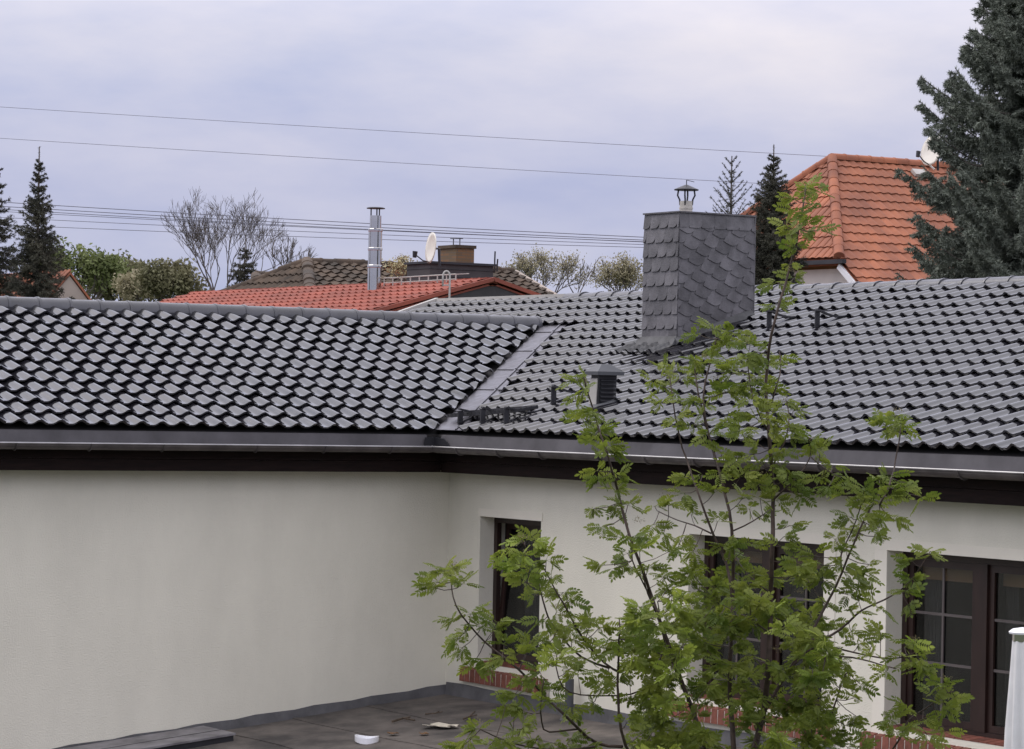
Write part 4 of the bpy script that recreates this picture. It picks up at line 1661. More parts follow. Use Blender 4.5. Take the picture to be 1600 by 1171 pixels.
# candy-cane pipe rising behind the verge
hk = pix(702, 480, 47.5)
cane = thing('hooked_pipe', 'pale hooked pipe rising in front of the dark gable', 'pipe', Vector((hk.x, hk.y, GZ)))
s = MB()
tp = pix(703, 432, 47.5)
tp = Vector((hk.x, hk.y, tp.z))
pts = [Vector((hk.x, hk.y, GZ)), hk, tp]
rr = .055
for k in range(1, 9):
    a = math.pi * k / 8
    pts.append(tp - _CR * (rr - rr * math.cos(a)) + Vector((0, 0, rr * 1.5 * math.sin(a))))
pts.append(pts[-1] - Vector((0, 0, .16)))
s.tube(pts, .016, 8)
s.obj('pipe', M_LTGREY, cane, smooth=True)
s = MB()
s.bar(tp + Vector((0, 0, -.14)), tp + Vector((0, 0, -.14)) - _CR * .11, .02, .02)
s.obj('clip', M_LTGREY, cane)

# ---- old mossy hip-roofed house
DB = 74.0
C0 = pix(800, 426, DB)
uC, vC, zC = C0.x, -C0.y, C0.z
tcm = .34
pe = on_plane(480, 401, (1, 0, 0), uC)
LVc = -pe.y - vC
zC2 = zC
wC = 5.0
old = thing('house', 'old house with mossy brown tiled roof behind the red roof', 'house', Vector((uC, -vC - 3, GZ)))
s = MB()
d = .04
rC_ = wC * .5
e1 = W(uC, vC, zC - d); e2 = W(uC, vC + LVc, zC - d)
fr_ = W(uC + wC, vC, zC - wC * tcm - d); fl_ = W(uC + wC, vC + LVc + rC_, zC - wC * tcm - d)
br_ = W(uC - wC, vC, zC - wC * tcm - d); bl_ = W(uC - wC, vC + LVc + rC_, zC - wC * tcm - d)
for top in ([e1, e2, fl_, fr_], [e2, e1, br_, bl_], [e2, bl_, fl_]):
    s.prism(top, [p_ - Vector((0, 0, .12)) for p_ in top])
roof_c = s.obj('roof', M_OLDTILE, old)
slC = math.hypot(1, tcm)
GCc = .33
ncr = int(wC * slC / GCc)
GCx = wC * slC / ncr
Lc = wC * slC
roof_face(roof_c, W(uC + wC, vC + LVc + rC_, zC - wC * tcm), (0, 1, 0), Vector((-1, 0, tcm)), lambda y: (rC_ * y / Lc, LVc + rC_), ncr, GCx, .27, M_OLDTILE, 0, A=.05, lift=.05, jitter=.012, row0=max(0, ncr - 10))
th_ = wC * tcm / rC_
Lh = rC_ * math.hypot(1, th_)
nh = int(Lh / GCc)
roof_face(roof_c, W(uC - wC, vC + LVc + rC_, zC - wC * tcm), (1, 0, 0), Vector((0, 1, th_)), lambda y: (wC * y / Lh, 2 * wC - wC * y / Lh), nh, Lh / nh, .27, M_OLDTILE, 0, A=.05, lift=.05, jitter=.012)
caps = []
def capm(a_, b_):
    dd = b_ - a_
    n_ = max(1, int(dd.length / .38))
    side = Vector((0, 0, 1)).cross(dd).normalized()
    for k in range(n_):
        caps.append(frame(a_ + dd * (k / n_) + Vector((0, 0, .05 + jit(.02))), -side, dd + Vector((jit(.02), jit(.02), jit(.03)))))
capm(e1, e2); capm(fl_, e2); capm(bl_, e2)
o = bpy.data.objects.new('ridge_caps', joined('ridge_caps', RC, caps, M_OLDTILE, True))
COL.objects.link(o); o['kind'] = 'stuff'; adopt(o, roof_c)
s = MB()
s.bar(e1 + Vector((0, .05, .06)), fr_ + Vector((0, .05, .06)), .16, .10)
s.obj('verge', M_TANWALL, roof_c)
s = MB()
s.prism([W(uC + wC - .3, vC + .2, GZ), W(uC - wC + .3, vC + .2, GZ), W(uC - wC + .3, vC + .2, zC - wC * tcm), W(uC, vC + .2, zC - .25), W(uC + wC - .3, vC + .2, zC - wC * tcm)],
        [W(uC + wC - .3, vC + .5, GZ), W(uC - wC + .3, vC + .5, GZ), W(uC - wC + .3, vC + .5, zC - wC * tcm), W(uC, vC + .5, zC - .25), W(uC + wC - .3, vC + .5, zC - wC * tcm)])
s.box(uC + wC - .6, uC + wC - .3, vC + .51, vC + LVc + rC_ - .3, GZ, zC - wC * tcm)
s.box(uC - wC + .3, uC + wC - .61, vC + LVc + rC_ - .6, vC + LVc + rC_ - .3, GZ, zC - wC * tcm)
s.obj('wall', M_TANWALL, old)
# lower lean-to roof at its left end
la = pix(400, 434, DB + 1); 
lb = la + W(0, 3.0, 0) - W(0, 0, 0)
s = MB()
l2 = Vector((la.x, la.y + 4.5, la.z))
for sg in (1, -1):
    top = [Vector((la.x, la.y, la.z)), l2, l2 + Vector((sg * 3, 0, -1.0)), la + Vector((sg * 3, -1.2, -1.0))]
    s.prism(top, [p_ - Vector((0, 0, .12)) for p_ in top])
top = [Vector((la.x, la.y, la.z)), la + Vector((3, -1.2, -1.0)), la + Vector((-3, -1.2, -1.0))]
s.prism(top, [p_ - Vector((0, 0, .12)) for p_ in top])
lean = s.obj('lower_roof', M_OLDTILE, old)
caps = []
capm(Vector((la.x, la.y, la.z)), l2); capm(la + Vector((3, -1.2, -1.0)), Vector((la.x, la.y, la.z)))
o = bpy.data.objects.new('ridge_caps', joined('ridge_caps', RC, caps, M_OLDTILE, True))
COL.objects.link(o); o['kind'] = 'stuff'; adopt(o, lean)
roof_face(lean, la + Vector((3, -1.2, -1.0)), (0, 1, 0), Vector((-3, 0, 1.0)), lambda y: (1.2 * y / 3.16, 5.7), 9, 3.16 / 9, .27, M_OLDTILE, 0, A=.05, lift=.05, jitter=.012)
s = MB()
s.box(la.x - 2.8, la.x + 2.8, -la.y - 4.2, -la.y + 1.0, GZ, la.z - 1.05)
s.obj('lean_to_wall', M_TANWALL, old)
# brick chimney
q2 = pix(713, 384, DB - .4)
s = MB()
s.box(q2.x - .78, q2.x, -q2.y - .52, -q2.y, q2.z - 1.4, q2.z - .06)
bc = s.obj('chimney', M_BRICKCH, old)
s = MB()
s.box(q2.x - .82, q2.x + .04, -q2.y - .56, -q2.y + .04, q2.z - .059, q2.z + .02)
s.obj('chimney_cap', M_OLDTILE, bc)
s = MB()
c_ = Vector((q2.x - .35, q2.y + .22, q2.z + .02))
for sg in (-1, 1):
    s.bar(c_ + _CR * sg * .08, c_ + _CR * sg * .08 + Vector((0, 0, .17)), .02, .02)
s.bar(c_ - _CR * .16 + Vector((0, 0, .175)), c_ + _CR * .16 + Vector((0, 0, .175)), .12, .015)
s.obj('chimney_pot_cover', M_GREYPL, bc)
s = MB()
for px_, y0_, y1_ in ((773, 393, 420), (777, 405, 420)):
    s.tube([pix(px_, y1_, DB - .5) - Vector((0, 0, .2)), pix(px_, (y0_ + y1_) / 2, DB - .5), pix(px_ + .6, y0_, DB - .5)], .02, 5)
s.obj('vent_rods', M_DKMETAL, old)

# ---- small gabled house at the far left
DS = 88.0
S0 = pix(109, 425, DS)
uS, vS, zS = S0.x, -S0.y, S0.z
ts = 1.15
small = thing('house', 'small gabled house with orange roof between the left spruces and green trees', 'house', Vector((uS - 3, -vS, GZ)))
wS = 3.2
s = MB()
for sg in (1, -1):
    top = [W(uS + .05, vS, zS), W(uS - 7, vS, zS), W(uS - 7, vS + sg * wS, zS - wS * ts), W(uS + .05, vS + sg * wS, zS - wS * ts)]
    s.prism(top, [p_ - Vector((0, 0, .08)) for p_ in top])
rs_ = s.obj('roof', M_ORTILE, small)
slS = math.hypot(1, ts)
nS = int(wS * slS / .34)
roof_face(rs_, W(uS - 7, vS + wS, zS - wS * ts), (1, 0, 0), Vector((0, 1, ts)), lambda y: (0, 7.05), nS, wS * slS / nS, .27, M_ORTILE, 0, A=.04, lift=.04, jitter=.003)
s = MB()
s.prism([W(uS, vS + wS - .1, GZ), W(uS, vS - wS + .1, GZ), W(uS, vS - wS + .1, zS - wS * ts), W(uS, vS, zS - .12), W(uS, vS + wS - .1, zS - wS * ts)],
        [W(uS - .3, vS + wS - .1, GZ), W(uS - .3, vS - wS + .1, GZ), W(uS - .3, vS - wS + .1, zS - wS * ts), W(uS - .3, vS, zS - .12), W(uS - .3, vS + wS - .1, zS - wS * ts)])
s.obj('gable_wall', M_TANWALL, small)


# ------------------------------------------------------------------ overhead wires
def wire(a_, b_, sag, r, label):
    pts = []
    n_ = 26
    for k in range(n_ + 1):
        t = k / n_
        p_ = a_.lerp(b_, t)
        p_.z -= sag * 4 * t * (1 - t)
        pts.append(p_)
    s = MB()
    s.tube(pts, r, 5)
    return tag(s.obj('overhead_wire', M_WIRE, smooth=True), label, 'wire', 'overhead wires crossing the sky')


wire(pix(-500, 134, 80), pix(1318, 246, 70.5), .05, .0055, 'topmost of the thin wires crossing the sky')
wire(pix(-500, 183, 80), pix(1225, 289, 70.5), .05, .0055, 'second highest wire, alone between top wire and bundle')
LOW = [(80, 311, 356, .009), (80, 317.5, 360.5, .009), (80, 322, 363.5, .008), (80, 325, 363, .007), (80, 334, 367.5, .007), (80, 345, 372, .007)]
LB = ['highest wire of the low bundle passing the steel flue', 'second wire of the low bundle, thick, just under its highest', 'third wire of the low bundle, crowded with its neighbours',
      'fourth wire of the low bundle, crossing its neighbour', 'second lowest wire of the bundle, set apart from it', 'lowest wire of the bundle, just above the dish']
for (x0, y0, y1, r), lab in zip(LOW, LB):
    sl_ = (y1 - y0) / (1005 - x0)
    wire(pix(-450, y0 + sl_ * (-450 - x0), 79), pix(1236, y0 + sl_ * (1236 - x0) + 14, 69.3), .10, r, lab)


# ------------------------------------------------------------------ conifers
def needles(seg, nn, ln, wd, spread=1.0, unit=.15):
    """seg (k,2,3): triangles bristling around each twig"""
    seg = np.asarray(seg, float)
    Ls = np.linalg.norm(seg[:, 1] - seg[:, 0], axis=1)
    cut = []
    for (a_, b_), l_ in zip(seg, Ls):
        n_ = max(1, int(round(l_ / unit)))
        for i_ in range(n_):
            cut.append((a_ + (b_ - a_) * (i_ / n_), a_ + (b_ - a_) * ((i_ + 1) / n_)))
    seg = np.asarray(cut)
    k = len(seg)
    ax = seg[:, 1] - seg[:, 0]
    L = np.linalg.norm(ax, axis=1, keepdims=True) + 1e-9
    ax = ax / L
    t = NP.random((k, nn))
    base = seg[:, None, 0] + (seg[:, None, 1] - seg[:, None, 0]) * t[..., None]
    rv = NP.normal(size=(k, nn, 3))
    rv -= (rv * ax[:, None]).sum(-1, keepdims=True) * ax[:, None]
    rv /= np.linalg.norm(rv, axis=-1, keepdims=True) + 1e-9
    dr = ax[:, None] * NP.uniform(.35, .9, (k, nn, 1)) + rv * spread
    dr /= np.linalg.norm(dr, axis=-1, keepdims=True)
    sd = np.cross(dr, NP.normal(size=(k, nn, 3)))
    sd /= np.linalg.norm(sd, axis=-1, keepdims=True) + 1e-9
    ll = ln * NP.uniform(.7, 1.25, (k, nn, 1))
    a = base - sd * wd / 2
    b = base + sd * wd / 2
    c = base + dr * ll
    V = np.stack([a, b, c], axis=2).reshape(-1, 3)
    F_ = np.arange(len(V)).reshape(-1, 3)
    return V, F_


def spruce(name, label, base, top_z, rad_fn, z_from, whorl, nbr, mat_, nn, nlen, nwid, droop=.25, uptip=.35, twig_gap=.12, leader=.5, seed=1, twl=.32, sub=True, group=None, upshoot=False, drape=False):
    rn = random.Random(seed)
    t = thing(name, label, 'tree', Vector((base.x, base.y, GZ)), group)
    s = MB()
    H = top_z - GZ
    hts = [GZ + H * f for f in (0, .25, .5, .75, .92, 1)]
    rbase = max(.05, H * .012)
    s.tube([Vector((base.x, base.y, h)) for h in hts], [rbase * (1 - (h - GZ) / H * .97) + .006 for h in hts], 8)
    s.obj('trunk', M_BARKFAR, t)
    segs = []
    br = MB()
    z = z_from
    while z < top_z - leader * .35:
        r = rad_fn(top_z - z)
        if z > top_z - leader:
            nb_ = max(3, nbr - 3)
        else:
            nb_ = nbr
        a0_ = rn.uniform(0, 6.28)
        for k in range(nb_):
            a = a0_ + 6.283 * k / nb_ + rn.uniform(-.3, .3)
            rl = r * (rn.uniform(.66, 1.08) if drape else rn.uniform(.75, 1.15))
            if rl < .03:
                continue
            d_ = Vector((math.cos(a), math.sin(a), 0))
            pts = []
            m_ = 7
            tip_ = rn.uniform(-.20, .07)
            zz = z + rn.uniform(-.2, .2) * whorl * 2
            for i_ in range(m_ + 1):
                f_ = i_ / m_
                if drape:
                    dz = rl * (-.21 * math.sin(math.pi * f_) + tip_ * f_ + .06 * max(0, f_ - .7) / .3)
                elif upshoot:
                    dz = rl * (.75 * f_ + .25 * f_ * f_)
                else:
                    dz = rl * (-droop * math.sin(f_ * 2.2) + uptip * f_ ** 3)
                pts.append(Vector((base.x, base.y, zz)) + d_ * (rl * f_) + Vector((0, 0, dz)))
            br.tube(pts, [max(.004, .02 * rl / 1.5 * (1 - f_ / (m_ + 1)) + .003) for f_ in range(m_ + 1)], 4, caps=False)
            for i_ in range(m_):
                segs.append((pts[i_], pts[i_ + 1]))
            # side twigs
            x = .10 * rl
            while x < rl * .98:
                f_ = x / rl
                i_ = min(int(f_ * m_), m_ - 1)
                p_ = pts[i_].lerp(pts[i_ + 1], f_ * m_ - i_)
                tl = twl * (1.0 - (.80 if drape else .55) * f_) * rn.uniform(.6, 1.2) * min(1, rl / .5)
                for sg in (-1, 1):
                    sd = Vector((-d_.y, d_.x, 0)) * sg
                    dd = (d_ * rn.uniform(.45, .9) + sd * rn.uniform(.5, 1.0) + Vector((0, 0, (rn.uniform(-1.3, .05) if drape else rn.uniform(-.75, .12)) if not upshoot else rn.uniform(.1, .8)))).normalized()
                    q_ = p_ + dd * tl
                    segs.append((p_, q_))
                    if sub and tl > .12:
                        for w_ in (.35, .65):
                            pp_ = p_.lerp(q_, w_)
                            for sg2 in (-1, 1):
                                d2 = (dd + sd.cross(dd) * rn.uniform(-.6, .3) + d_ * sg2 * .8 + Vector((0, 0, rn.uniform(-.5, .1)))).normalized()
                                segs.append((pp_, pp_ + d2 * tl * .45))
                x += twig_gap * rn.uniform(.7, 1.3)
        z += whorl * rn.uniform(.8, 1.2)
    segs.append((Vector((base.x, base.y, top_z - leader)), Vector((base.x, base.y, top_z))))
    br.obj('branches', M_BARKFAR, t, kind='stuff')
    V, F_ = needles([[tuple(a), tuple(b)] for a, b in segs], nn, nlen, nwid)
    o_ = bpy.data.objects.new('crown', big_mesh('crown', V, F_, mat_))
    COL.objects.link(o_)
    o_['kind'] = 'stuff'
    adopt(o_, t)
    return t


# big blue spruce at the right
DT = 50.0
bs = pix(1650, 420, DT)
top = pix(1650, -190, DT).z
spruce('spruce_tree', 'tall blue-grey spruce with drooping boughs at the right edge', bs, top,
       lambda h: min(.45 + h * .58, 2.45 + (h - 3.4) * .12), 3.2, .29, 10, M_SPRUCE, 24, .060, .018, droop=.30, uptip=.62, twig_gap=.055, leader=.6, seed=17, twl=.72, drape=True)
# pair of young spruces behind the chimney
b_ = pix(1142, 330, 57)
spruce('spruce_tree', 'slender young spruce tip showing just above the slate chimney', b_, pix(1142, 244, 57).z, lambda h: .06 + h * .34 if h < 1 else .38 + (h - 1) * .12, 2.5, .20, 6, M_SPRUCE2, 11, .035, .010,
       droop=-.5, uptip=.15, twig_gap=.10, leader=.42, seed=5, twl=.15, sub=False, upshoot=True)
b_ = pix(1206, 400, 55)
spruce('spruce_tree', 'dense dark young spruce right of the slate chimney', b_, pix(1205, 226, 55).z, lambda h: .04 + h * .28 if h < .9 else min(.56, .34 + (h - .9) * .18), 3.5, .115, 8, M_SPRUCE2, 14, .040, .012,
       droop=-.2, uptip=.30, twig_gap=.055, leader=.55, seed=8, twl=.22)
# two at the far left
b_ = pix(58, 400, 60)
spruce('spruce_tree', 'pointed spruce with bare leader, second from the left edge', b_, pix(57, 229, 60).z, lambda h: .03 + h * .20, 2.8, .17, 7, M_SPRUCE2, 14, .045, .013, droop=-.15, uptip=.30, twig_gap=.07, leader=.6, seed=21, twl=.26)
b_ = pix(-6, 400, 61)
spruce('spruce_tree', 'brownish spruce cut off by the left edge of the picture', b_, pix(2, 250, 61).z, lambda h: .03 + h * .28, 2.8, .22, 7, M_SPRUCE2, 12, .045, .013, droop=.16, uptip=.3, twig_gap=.085, leader=.5, seed=23, twl=.25)
# small far one in front of the bare tree
b_ = pix(382, 430, 93)
spruce('spruce_tree', 'small dark spruce in front of the bare tree', b_, pix(381, 374, 93).z, lambda h: .05 + h * .36, 2.0, .22, 7, M_SPRUCE2, 8, .07, .022, droop=.1, uptip=.2, twig_gap=.14, leader=.3, seed=31, twl=.25)


# ------------------------------------------------------------------ deciduous trees
def skeleton(rn, p, d_, L, r, depth, out, tips, spread=.55, up=.18, nseg=3, minr=.006):
    pts = [p]
    q_ = p
    dd = d_
    for k in range(nseg):
        dd = (dd + Vector((rn.uniform(-.18, .18), rn.uniform(-.18, .18), rn.uniform(-.1, .2) * 1.0))).normalized()
        q_ = q_ + dd * (L / nseg)
        pts.append(q_)
    out.append((pts, r))
    if depth <= 2:
        tips.append((pts[-2], pts[-1]))
    if depth == 0:
        return
    nch = rn.choice((2, 3, 3))
    for k in range(nch):
        ax = Vector((rn.uniform(-1, 1), rn.uniform(-1, 1), rn.uniform(-.5, .7)))
        nd = (dd + ax * spread + Vector((0, 0, up))).normalized()
        st = pts[-1] if k == 0 else pts[rn.choice((-1, -2))]
        skeleton(rn, st, nd, L * rn.uniform(.62, .86), max(minr, r * .62), depth - 1, out, tips, spread, up, nseg, minr)


def broadleaf(name, label, base, crown_z, L0, depth, r0, leafmat, leaves_per_tip, leaf, spread, seed, stems=1, up=.15, group=None, lean=.25, spray=.35, bark=None, minr=.008, fan=None):
    rn = random.Random(seed)
    t = thing(name, label, 'tree', Vector((base.x, base.y, GZ)), group)
    out_, tips = [], []
    for k in range(stems):
        a = 6.283 * k / stems + rn.uniform(-.4, .4)
        d_ = Vector((math.cos(a) * lean, math.sin(a) * lean, 1)).normalized()
        if fan:
            a = fan * (2 * (k + .5) / stems - 1) + rn.uniform(-.1, .1)
            d_ = (_R0 * math.sin(a) + Vector((0, 0, math.cos(a))) + _F0 * rn.uniform(-.5, .5)).normalized()
        skeleton(rn, Vector((base.x, base.y, crown_z)), d_, L0, r0, depth, out_, tips, spread, up, minr=minr)
    s = MB()
    s.tube([Vector((base.x, base.y, GZ)), Vector((base.x, base.y, crown_z))], [r0 * 1.9, r0 * 1.35], 8)
    s.obj('trunk', bark or M_BARKFAR, t)
    s = MB()
    for pts, r in out_:
        s.tube(pts, [r, r * .9, r * .78, r * .66], 4, caps=False)
    s.obj('branches', bark or M_BARKFAR, t, kind='stuff')
    if leaves_per_tip:
        tip = np.array([[tuple(a), tuple(b)] for a, b in tips])
        k = len(tip)
        c = tip[:, None, 1] + (tip[:, None, 0] - tip[:, None, 1]) * NP.random((k, leaves_per_tip, 1)) * 1.4
        c = c + np.clip(NP.normal(size=c.shape), -1.5, 1.5) * spray * np.array([1, 1, .8])
        c = c.reshape(-1, 3)
        e1_ = NP.normal(size=c.shape); e1_ /= np.linalg.norm(e1_, axis=1, keepdims=True)
        e2_ = np.cross(e1_, NP.normal(size=c.shape)); e2_ /= np.linalg.norm(e2_, axis=1, keepdims=True)
        sz = leaf * NP.uniform(.6, 1.3, (len(c), 1))
        V = np.stack([c - e1_ * sz, c - e2_ * sz * .5, c + e1_ * sz, c + e2_ * sz * .5], 1).reshape(-1, 3)
        F_ = np.arange(len(V)).reshape(-1, 4)
        o_ = bpy.data.objects.new('crown', big_mesh('crown', V, F_, leafmat))
        COL.objects.link(o_)
        o_['kind'] = 'stuff'
        adopt(o_, t)
    return t


def crown_at(px, py, D):
    return pix(px, py, D)


broadleaf('leafy_tree', 'bright green round tree behind the small gabled house', pix(131, 420, 118), pix(131, 505, 118).z, 1.05, 4, .07, M_GREENFAR, 14, .10, .75, 41, stems=5, lean=.55, spray=.24)
broadleaf('leafy_tree', 'olive green tree right of the bright green round tree', pix(192, 430, 122), pix(192, 508, 122).z, .90, 4, .07, M_OLIVEFAR, 12, .10, .75, 43, stems=5, lean=.6, spray=.24)
broadleaf('leafy_tree', 'dull green tree in front of the bare spreading tree', pix(264, 440, 108), pix(264, 505, 108).z, .74, 4, .06, M_OLIVEFAR, 14, .09, .7, 47, stems=5, lean=.55, spray=.22)
broadleaf('leafy_tree', 'low brownish bush between the two olive trees', pix(228, 450, 112), pix(228, 500, 112).z, .62, 4, .05, M_PALEFAR, 7, .08, .75, 49, stems=5, lean=.7, spray=.22)
broadleaf('bare_tree', 'large bare tree fanning its grey branches below the wires', pix(345, 430, 100), pix(347, 492, 100).z, 1.12, 6, .036, M_OLIVEFAR, 0, .05, .58, 53, stems=6, lean=1.25, minr=.0055, up=.05, fan=.80)
broadleaf('bare_tree', 'thin bare tree left of the mossy roof', pix(437, 420, 92), pix(437, 470, 92).z, .66, 4, .026, M_OLIVEFAR, 0, .05, .50, 59, stems=4, lean=.9, minr=.008, up=.10, fan=.6)
broadleaf('budding_tree', 'pale budding tree right of the mossy roof', pix(848, 440, 120), pix(848, 492, 120).z, .84, 5, .045, M_PALEFAR, 4, .05, .60, 61, stems=4, lean=.9, spray=.2, minr=.008, up=.06, fan=.75)
broadleaf('budding_tree', 'pale budding tree just left of the slate chimney', pix(978, 440, 125), pix(978, 492, 125).z, .74, 5, .045, M_PALEFAR, 5, .055, .60, 67, stems=4, lean=.9, spray=.22, minr=.008, up=.06, fan=.75)
broadleaf('bare_tree', 'thin bare twiggy tree in the gap before the ridge caps', pix(902, 440, 105), pix(902, 470, 105).z, .60, 3, .025, M_PALEFAR, 0, .05, .5, 71, stems=3, lean=.4, minr=.009, up=.3)
broadleaf('flowering_shrub', 'yellowish flowering shrub beside the steel flue', pix(632, 430, 66), pix(632, 452, 66).z, .22, 4, .02, M_BLOSSOM, 4, .03, .6, 73, stems=4, lean=.45, spray=.09, minr=.006, up=.3)

# ------------------------------------------------------------------ the young rowan in front
TD = 12.0
rowan = thing('rowan_tree', 'young rowan with fresh green feathery leaves in front of the house', 'tree', Vector((pix(1130, 1171, TD).x, pix(1130, 1171, TD).y, GZ)))
STEMS = [
    # (points in the photo, base width px, tip width px, depth offset)
    ([(1150, 1330), (1170, 1200), (1195, 1110), (1203, 1013), (1204, 928), (1207, 850), (1208, 781), (1206, 730), (1201, 675), (1196, 592), (1200, 550), (1209, 500), (1228, 440), (1240, 400), (1248, 360), (1257, 312), (1258, 290)], 13, 2.2, 0.0),
    ([(1150, 1330), (1149, 1230), (1147, 1164), (1139, 1062), (1146, 935), (1145, 827), (1134, 771), (1119, 723), (1107, 682), (1094, 620), (1110, 570), (1120, 530)], 12, 2.2, .15),
    ([(1150, 1330), (1125, 1230), (1080, 1104), (1042, 1002), (1021, 942), (1017, 925), (982, 837), (968, 777), (963, 761), (950, 711), (938, 680), (919, 614), (912, 590)], 11, 2.0, -.15),
    ([(1145, 935), (1138, 880), (1112, 834), (1089, 767), (1072, 716), (1060, 685), (1050, 620), (1046, 585)], 5.5, 2.0, .2),
    ([(1134, 771), (1119, 723), (1108, 680), (1096, 640), (1086, 590), (1084, 565)], 4.5, 2.0, .1),
    ([(1130, 1330), (1040, 1250), (972, 1167), (965, 1090), (966, 1050), (966, 1012), (969, 985), (968, 966)], 8, 2.0, -.3),
    ([(966, 1050), (951, 1044), (909, 1002), (888, 956), (872, 930), (860, 905), (845, 880)], 4.5, 2.0, -.25),
    ([(951, 1044), (905, 1030), (880, 1000), (858, 970), (852, 956), (846, 930), (838, 890), (825, 860), (815, 845)], 4.0, 1.8, -.35),
    ([(972, 1167), (930, 1167), (905, 1139), (880, 1115), (858, 1097), (835, 1070), (810, 1046), (785, 1025), (758, 1005), (733, 977), (709, 946), (706, 920), (704, 900)], 6, 2.0, -.1),
    ([(905, 1139), (870, 1143), (845, 1148), (846, 1110), (845, 1095), (850, 1060)], 3.5, 1.8, -.2),
    ([(1042, 1002), (1010, 1085), (965, 1088), (900, 1088), (876, 1078), (868, 1040)], 3.5, 1.8, -.3),
    ([(1195, 1110), (1225, 1060), (1262, 1000), (1292, 946), (1317, 893), (1341, 830), (1356, 800), (1375, 770)], 6.5, 2.2, .1),
    ([(1317, 893), (1310, 870), (1322, 850), (1330, 835), (1345, 790)], 3.5, 1.8, .1),
    ([(1375, 790), (1390, 760), (1397, 735), (1402, 705), (1407, 675), (1408, 650)], 3.5, 1.8, .2),
    ([(1262, 1000), (1292, 1002), (1331, 970), (1345, 952), (1366, 946), (1395, 930), (1420, 915), (1440, 885), (1454, 862)], 4.5, 1.8, -.1),
    ([(1225, 1060), (1260, 1012), (1289, 1007), (1331, 1020), (1380, 1030), (1405, 1030), (1430, 1020)], 4.5, 1.8, -.2),
    ([(1225, 1060), (1270, 1028), (1310, 1024), (1350, 1030), (1378, 1040), (1400, 1045)], 3.5, 1.8, -.25),
    ([(1170, 1200), (1250, 1180), (1290, 1140), (1310, 1090), (1315, 1060), (1325, 1050)], 5, 1.8, .05),
    ([(1250, 1180), (1380, 1200), (1410, 1150), (1418, 1120), (1440, 1115), (1475, 1085), (1490, 1080)], 4.5, 1.8, -.2),
    ([(1204, 928), (1175, 905), (1160, 890), (1150, 870)], 3, 1.6, .1),
    ([(1203, 990), (1170, 965), (1147, 955), (1120, 940)], 3, 1.6, .1),
    ([(1145, 830), (1180, 815), (1205, 795)], 3, 1.6, .05),
    ([(1201, 675), (1180, 640), (1172, 600), (1168, 560)], 3.5, 1.6, .0),
    ([(1203, 640), (1215, 600), (1222, 570), (1218, 550)], 3, 1.6, .05),
    ([(1206, 730), (1230, 690), (1236, 650), (1228, 625)], 3, 1.6, .1),
    ([(1208, 781), (1250, 745), (1268, 715), (1268, 690)], 3.5, 1.6, .0),
    ([(1268, 715), (1290, 735), (1305, 742)], 2.4, 1.5, .0),
    ([(1021, 942), (1000, 900), (985, 880), (990, 840)], 3, 1.6, -.2),
    ([(1042, 1002), (1028, 960), (1010, 930), (1000, 880)], 3.5, 1.6, -.3),
    ([(1080, 1104), (1050, 1040), (1032, 985), (1028, 940)], 4, 1.6, -.35),
    ([(1112, 834), (1085, 820), (1060, 815), (1030, 800)], 3, 1.6, .2),
    ([(930, 1167), (880, 1175), (800, 1165), (750, 1140)], 4, 1.8, -.2),
]
bark_segs = []
STEM3 = []
rnr = random.Random(99)
for pts, w0, w1, off in STEMS:
    # denser, slightly wobbling path
    P2 = []
    for (xa, ya), (xb, yb) in zip(pts[:-1], pts[1:]):
        n_ = max(2, int(math.hypot(xb - xa, yb - ya) / 22))
        for k in range(n_):
            t = k / n_
            P2.append((xa + (xb - xa) * t, ya + (yb - ya) * t))
    P2.append(pts[-1])
    # smooth
    for _ in range(2):
        P2 = [P2[0]] + [((P2[i - 1][0] + 2 * P2[i][0] + P2[i + 1][0]) / 4, (P2[i - 1][1] + 2 * P2[i][1] + P2[i + 1][1]) / 4) for i in range(1, len(P2) - 1)] + [P2[-1]]
    n_ = len(P2)
    P3 = []
    for i_, (x, y) in enumerate(P2):
        f_ = i_ / (n_ - 1)
        dz = off * (f_ * 1.6) + .05 * math.sin(i_ * .9 + w0)
        P3.append((pix(x + rnr.uniform(-.8, .8), y, TD + dz), x, y, TD + dz))
    s = MB()
    wpm = TD / F_PX
    s.tube([p_[0] for p_ in P3], [max(.0022, (w0 + (w1 - w0) * (i_ / (n_ - 1)) ** .75) * .5 * wpm) for i_ in range(n_)], 6)
    s.obj('trunk' if len(STEM3) < 3 else 'branch', M_BARK, rowan, smooth=True)
    STEM3.append(P3)
ALLP = [q_ for st in STEM3 for q_ in st]
ALLXY = np.array([(q_[1], q_[2]) for q_ in ALLP])
# main foot down to the ground
s = MB()
ft0 = pix(1150, 1325, TD)
s.tube([Vector((ft0.x, ft0.y, GZ)), Vector((ft0.x, ft0.y, GZ + .6)), ft0 + Vector((0, 0, .03))], [.05, .034, .026], 10)
s.obj('trunk', M_BARK, rowan)


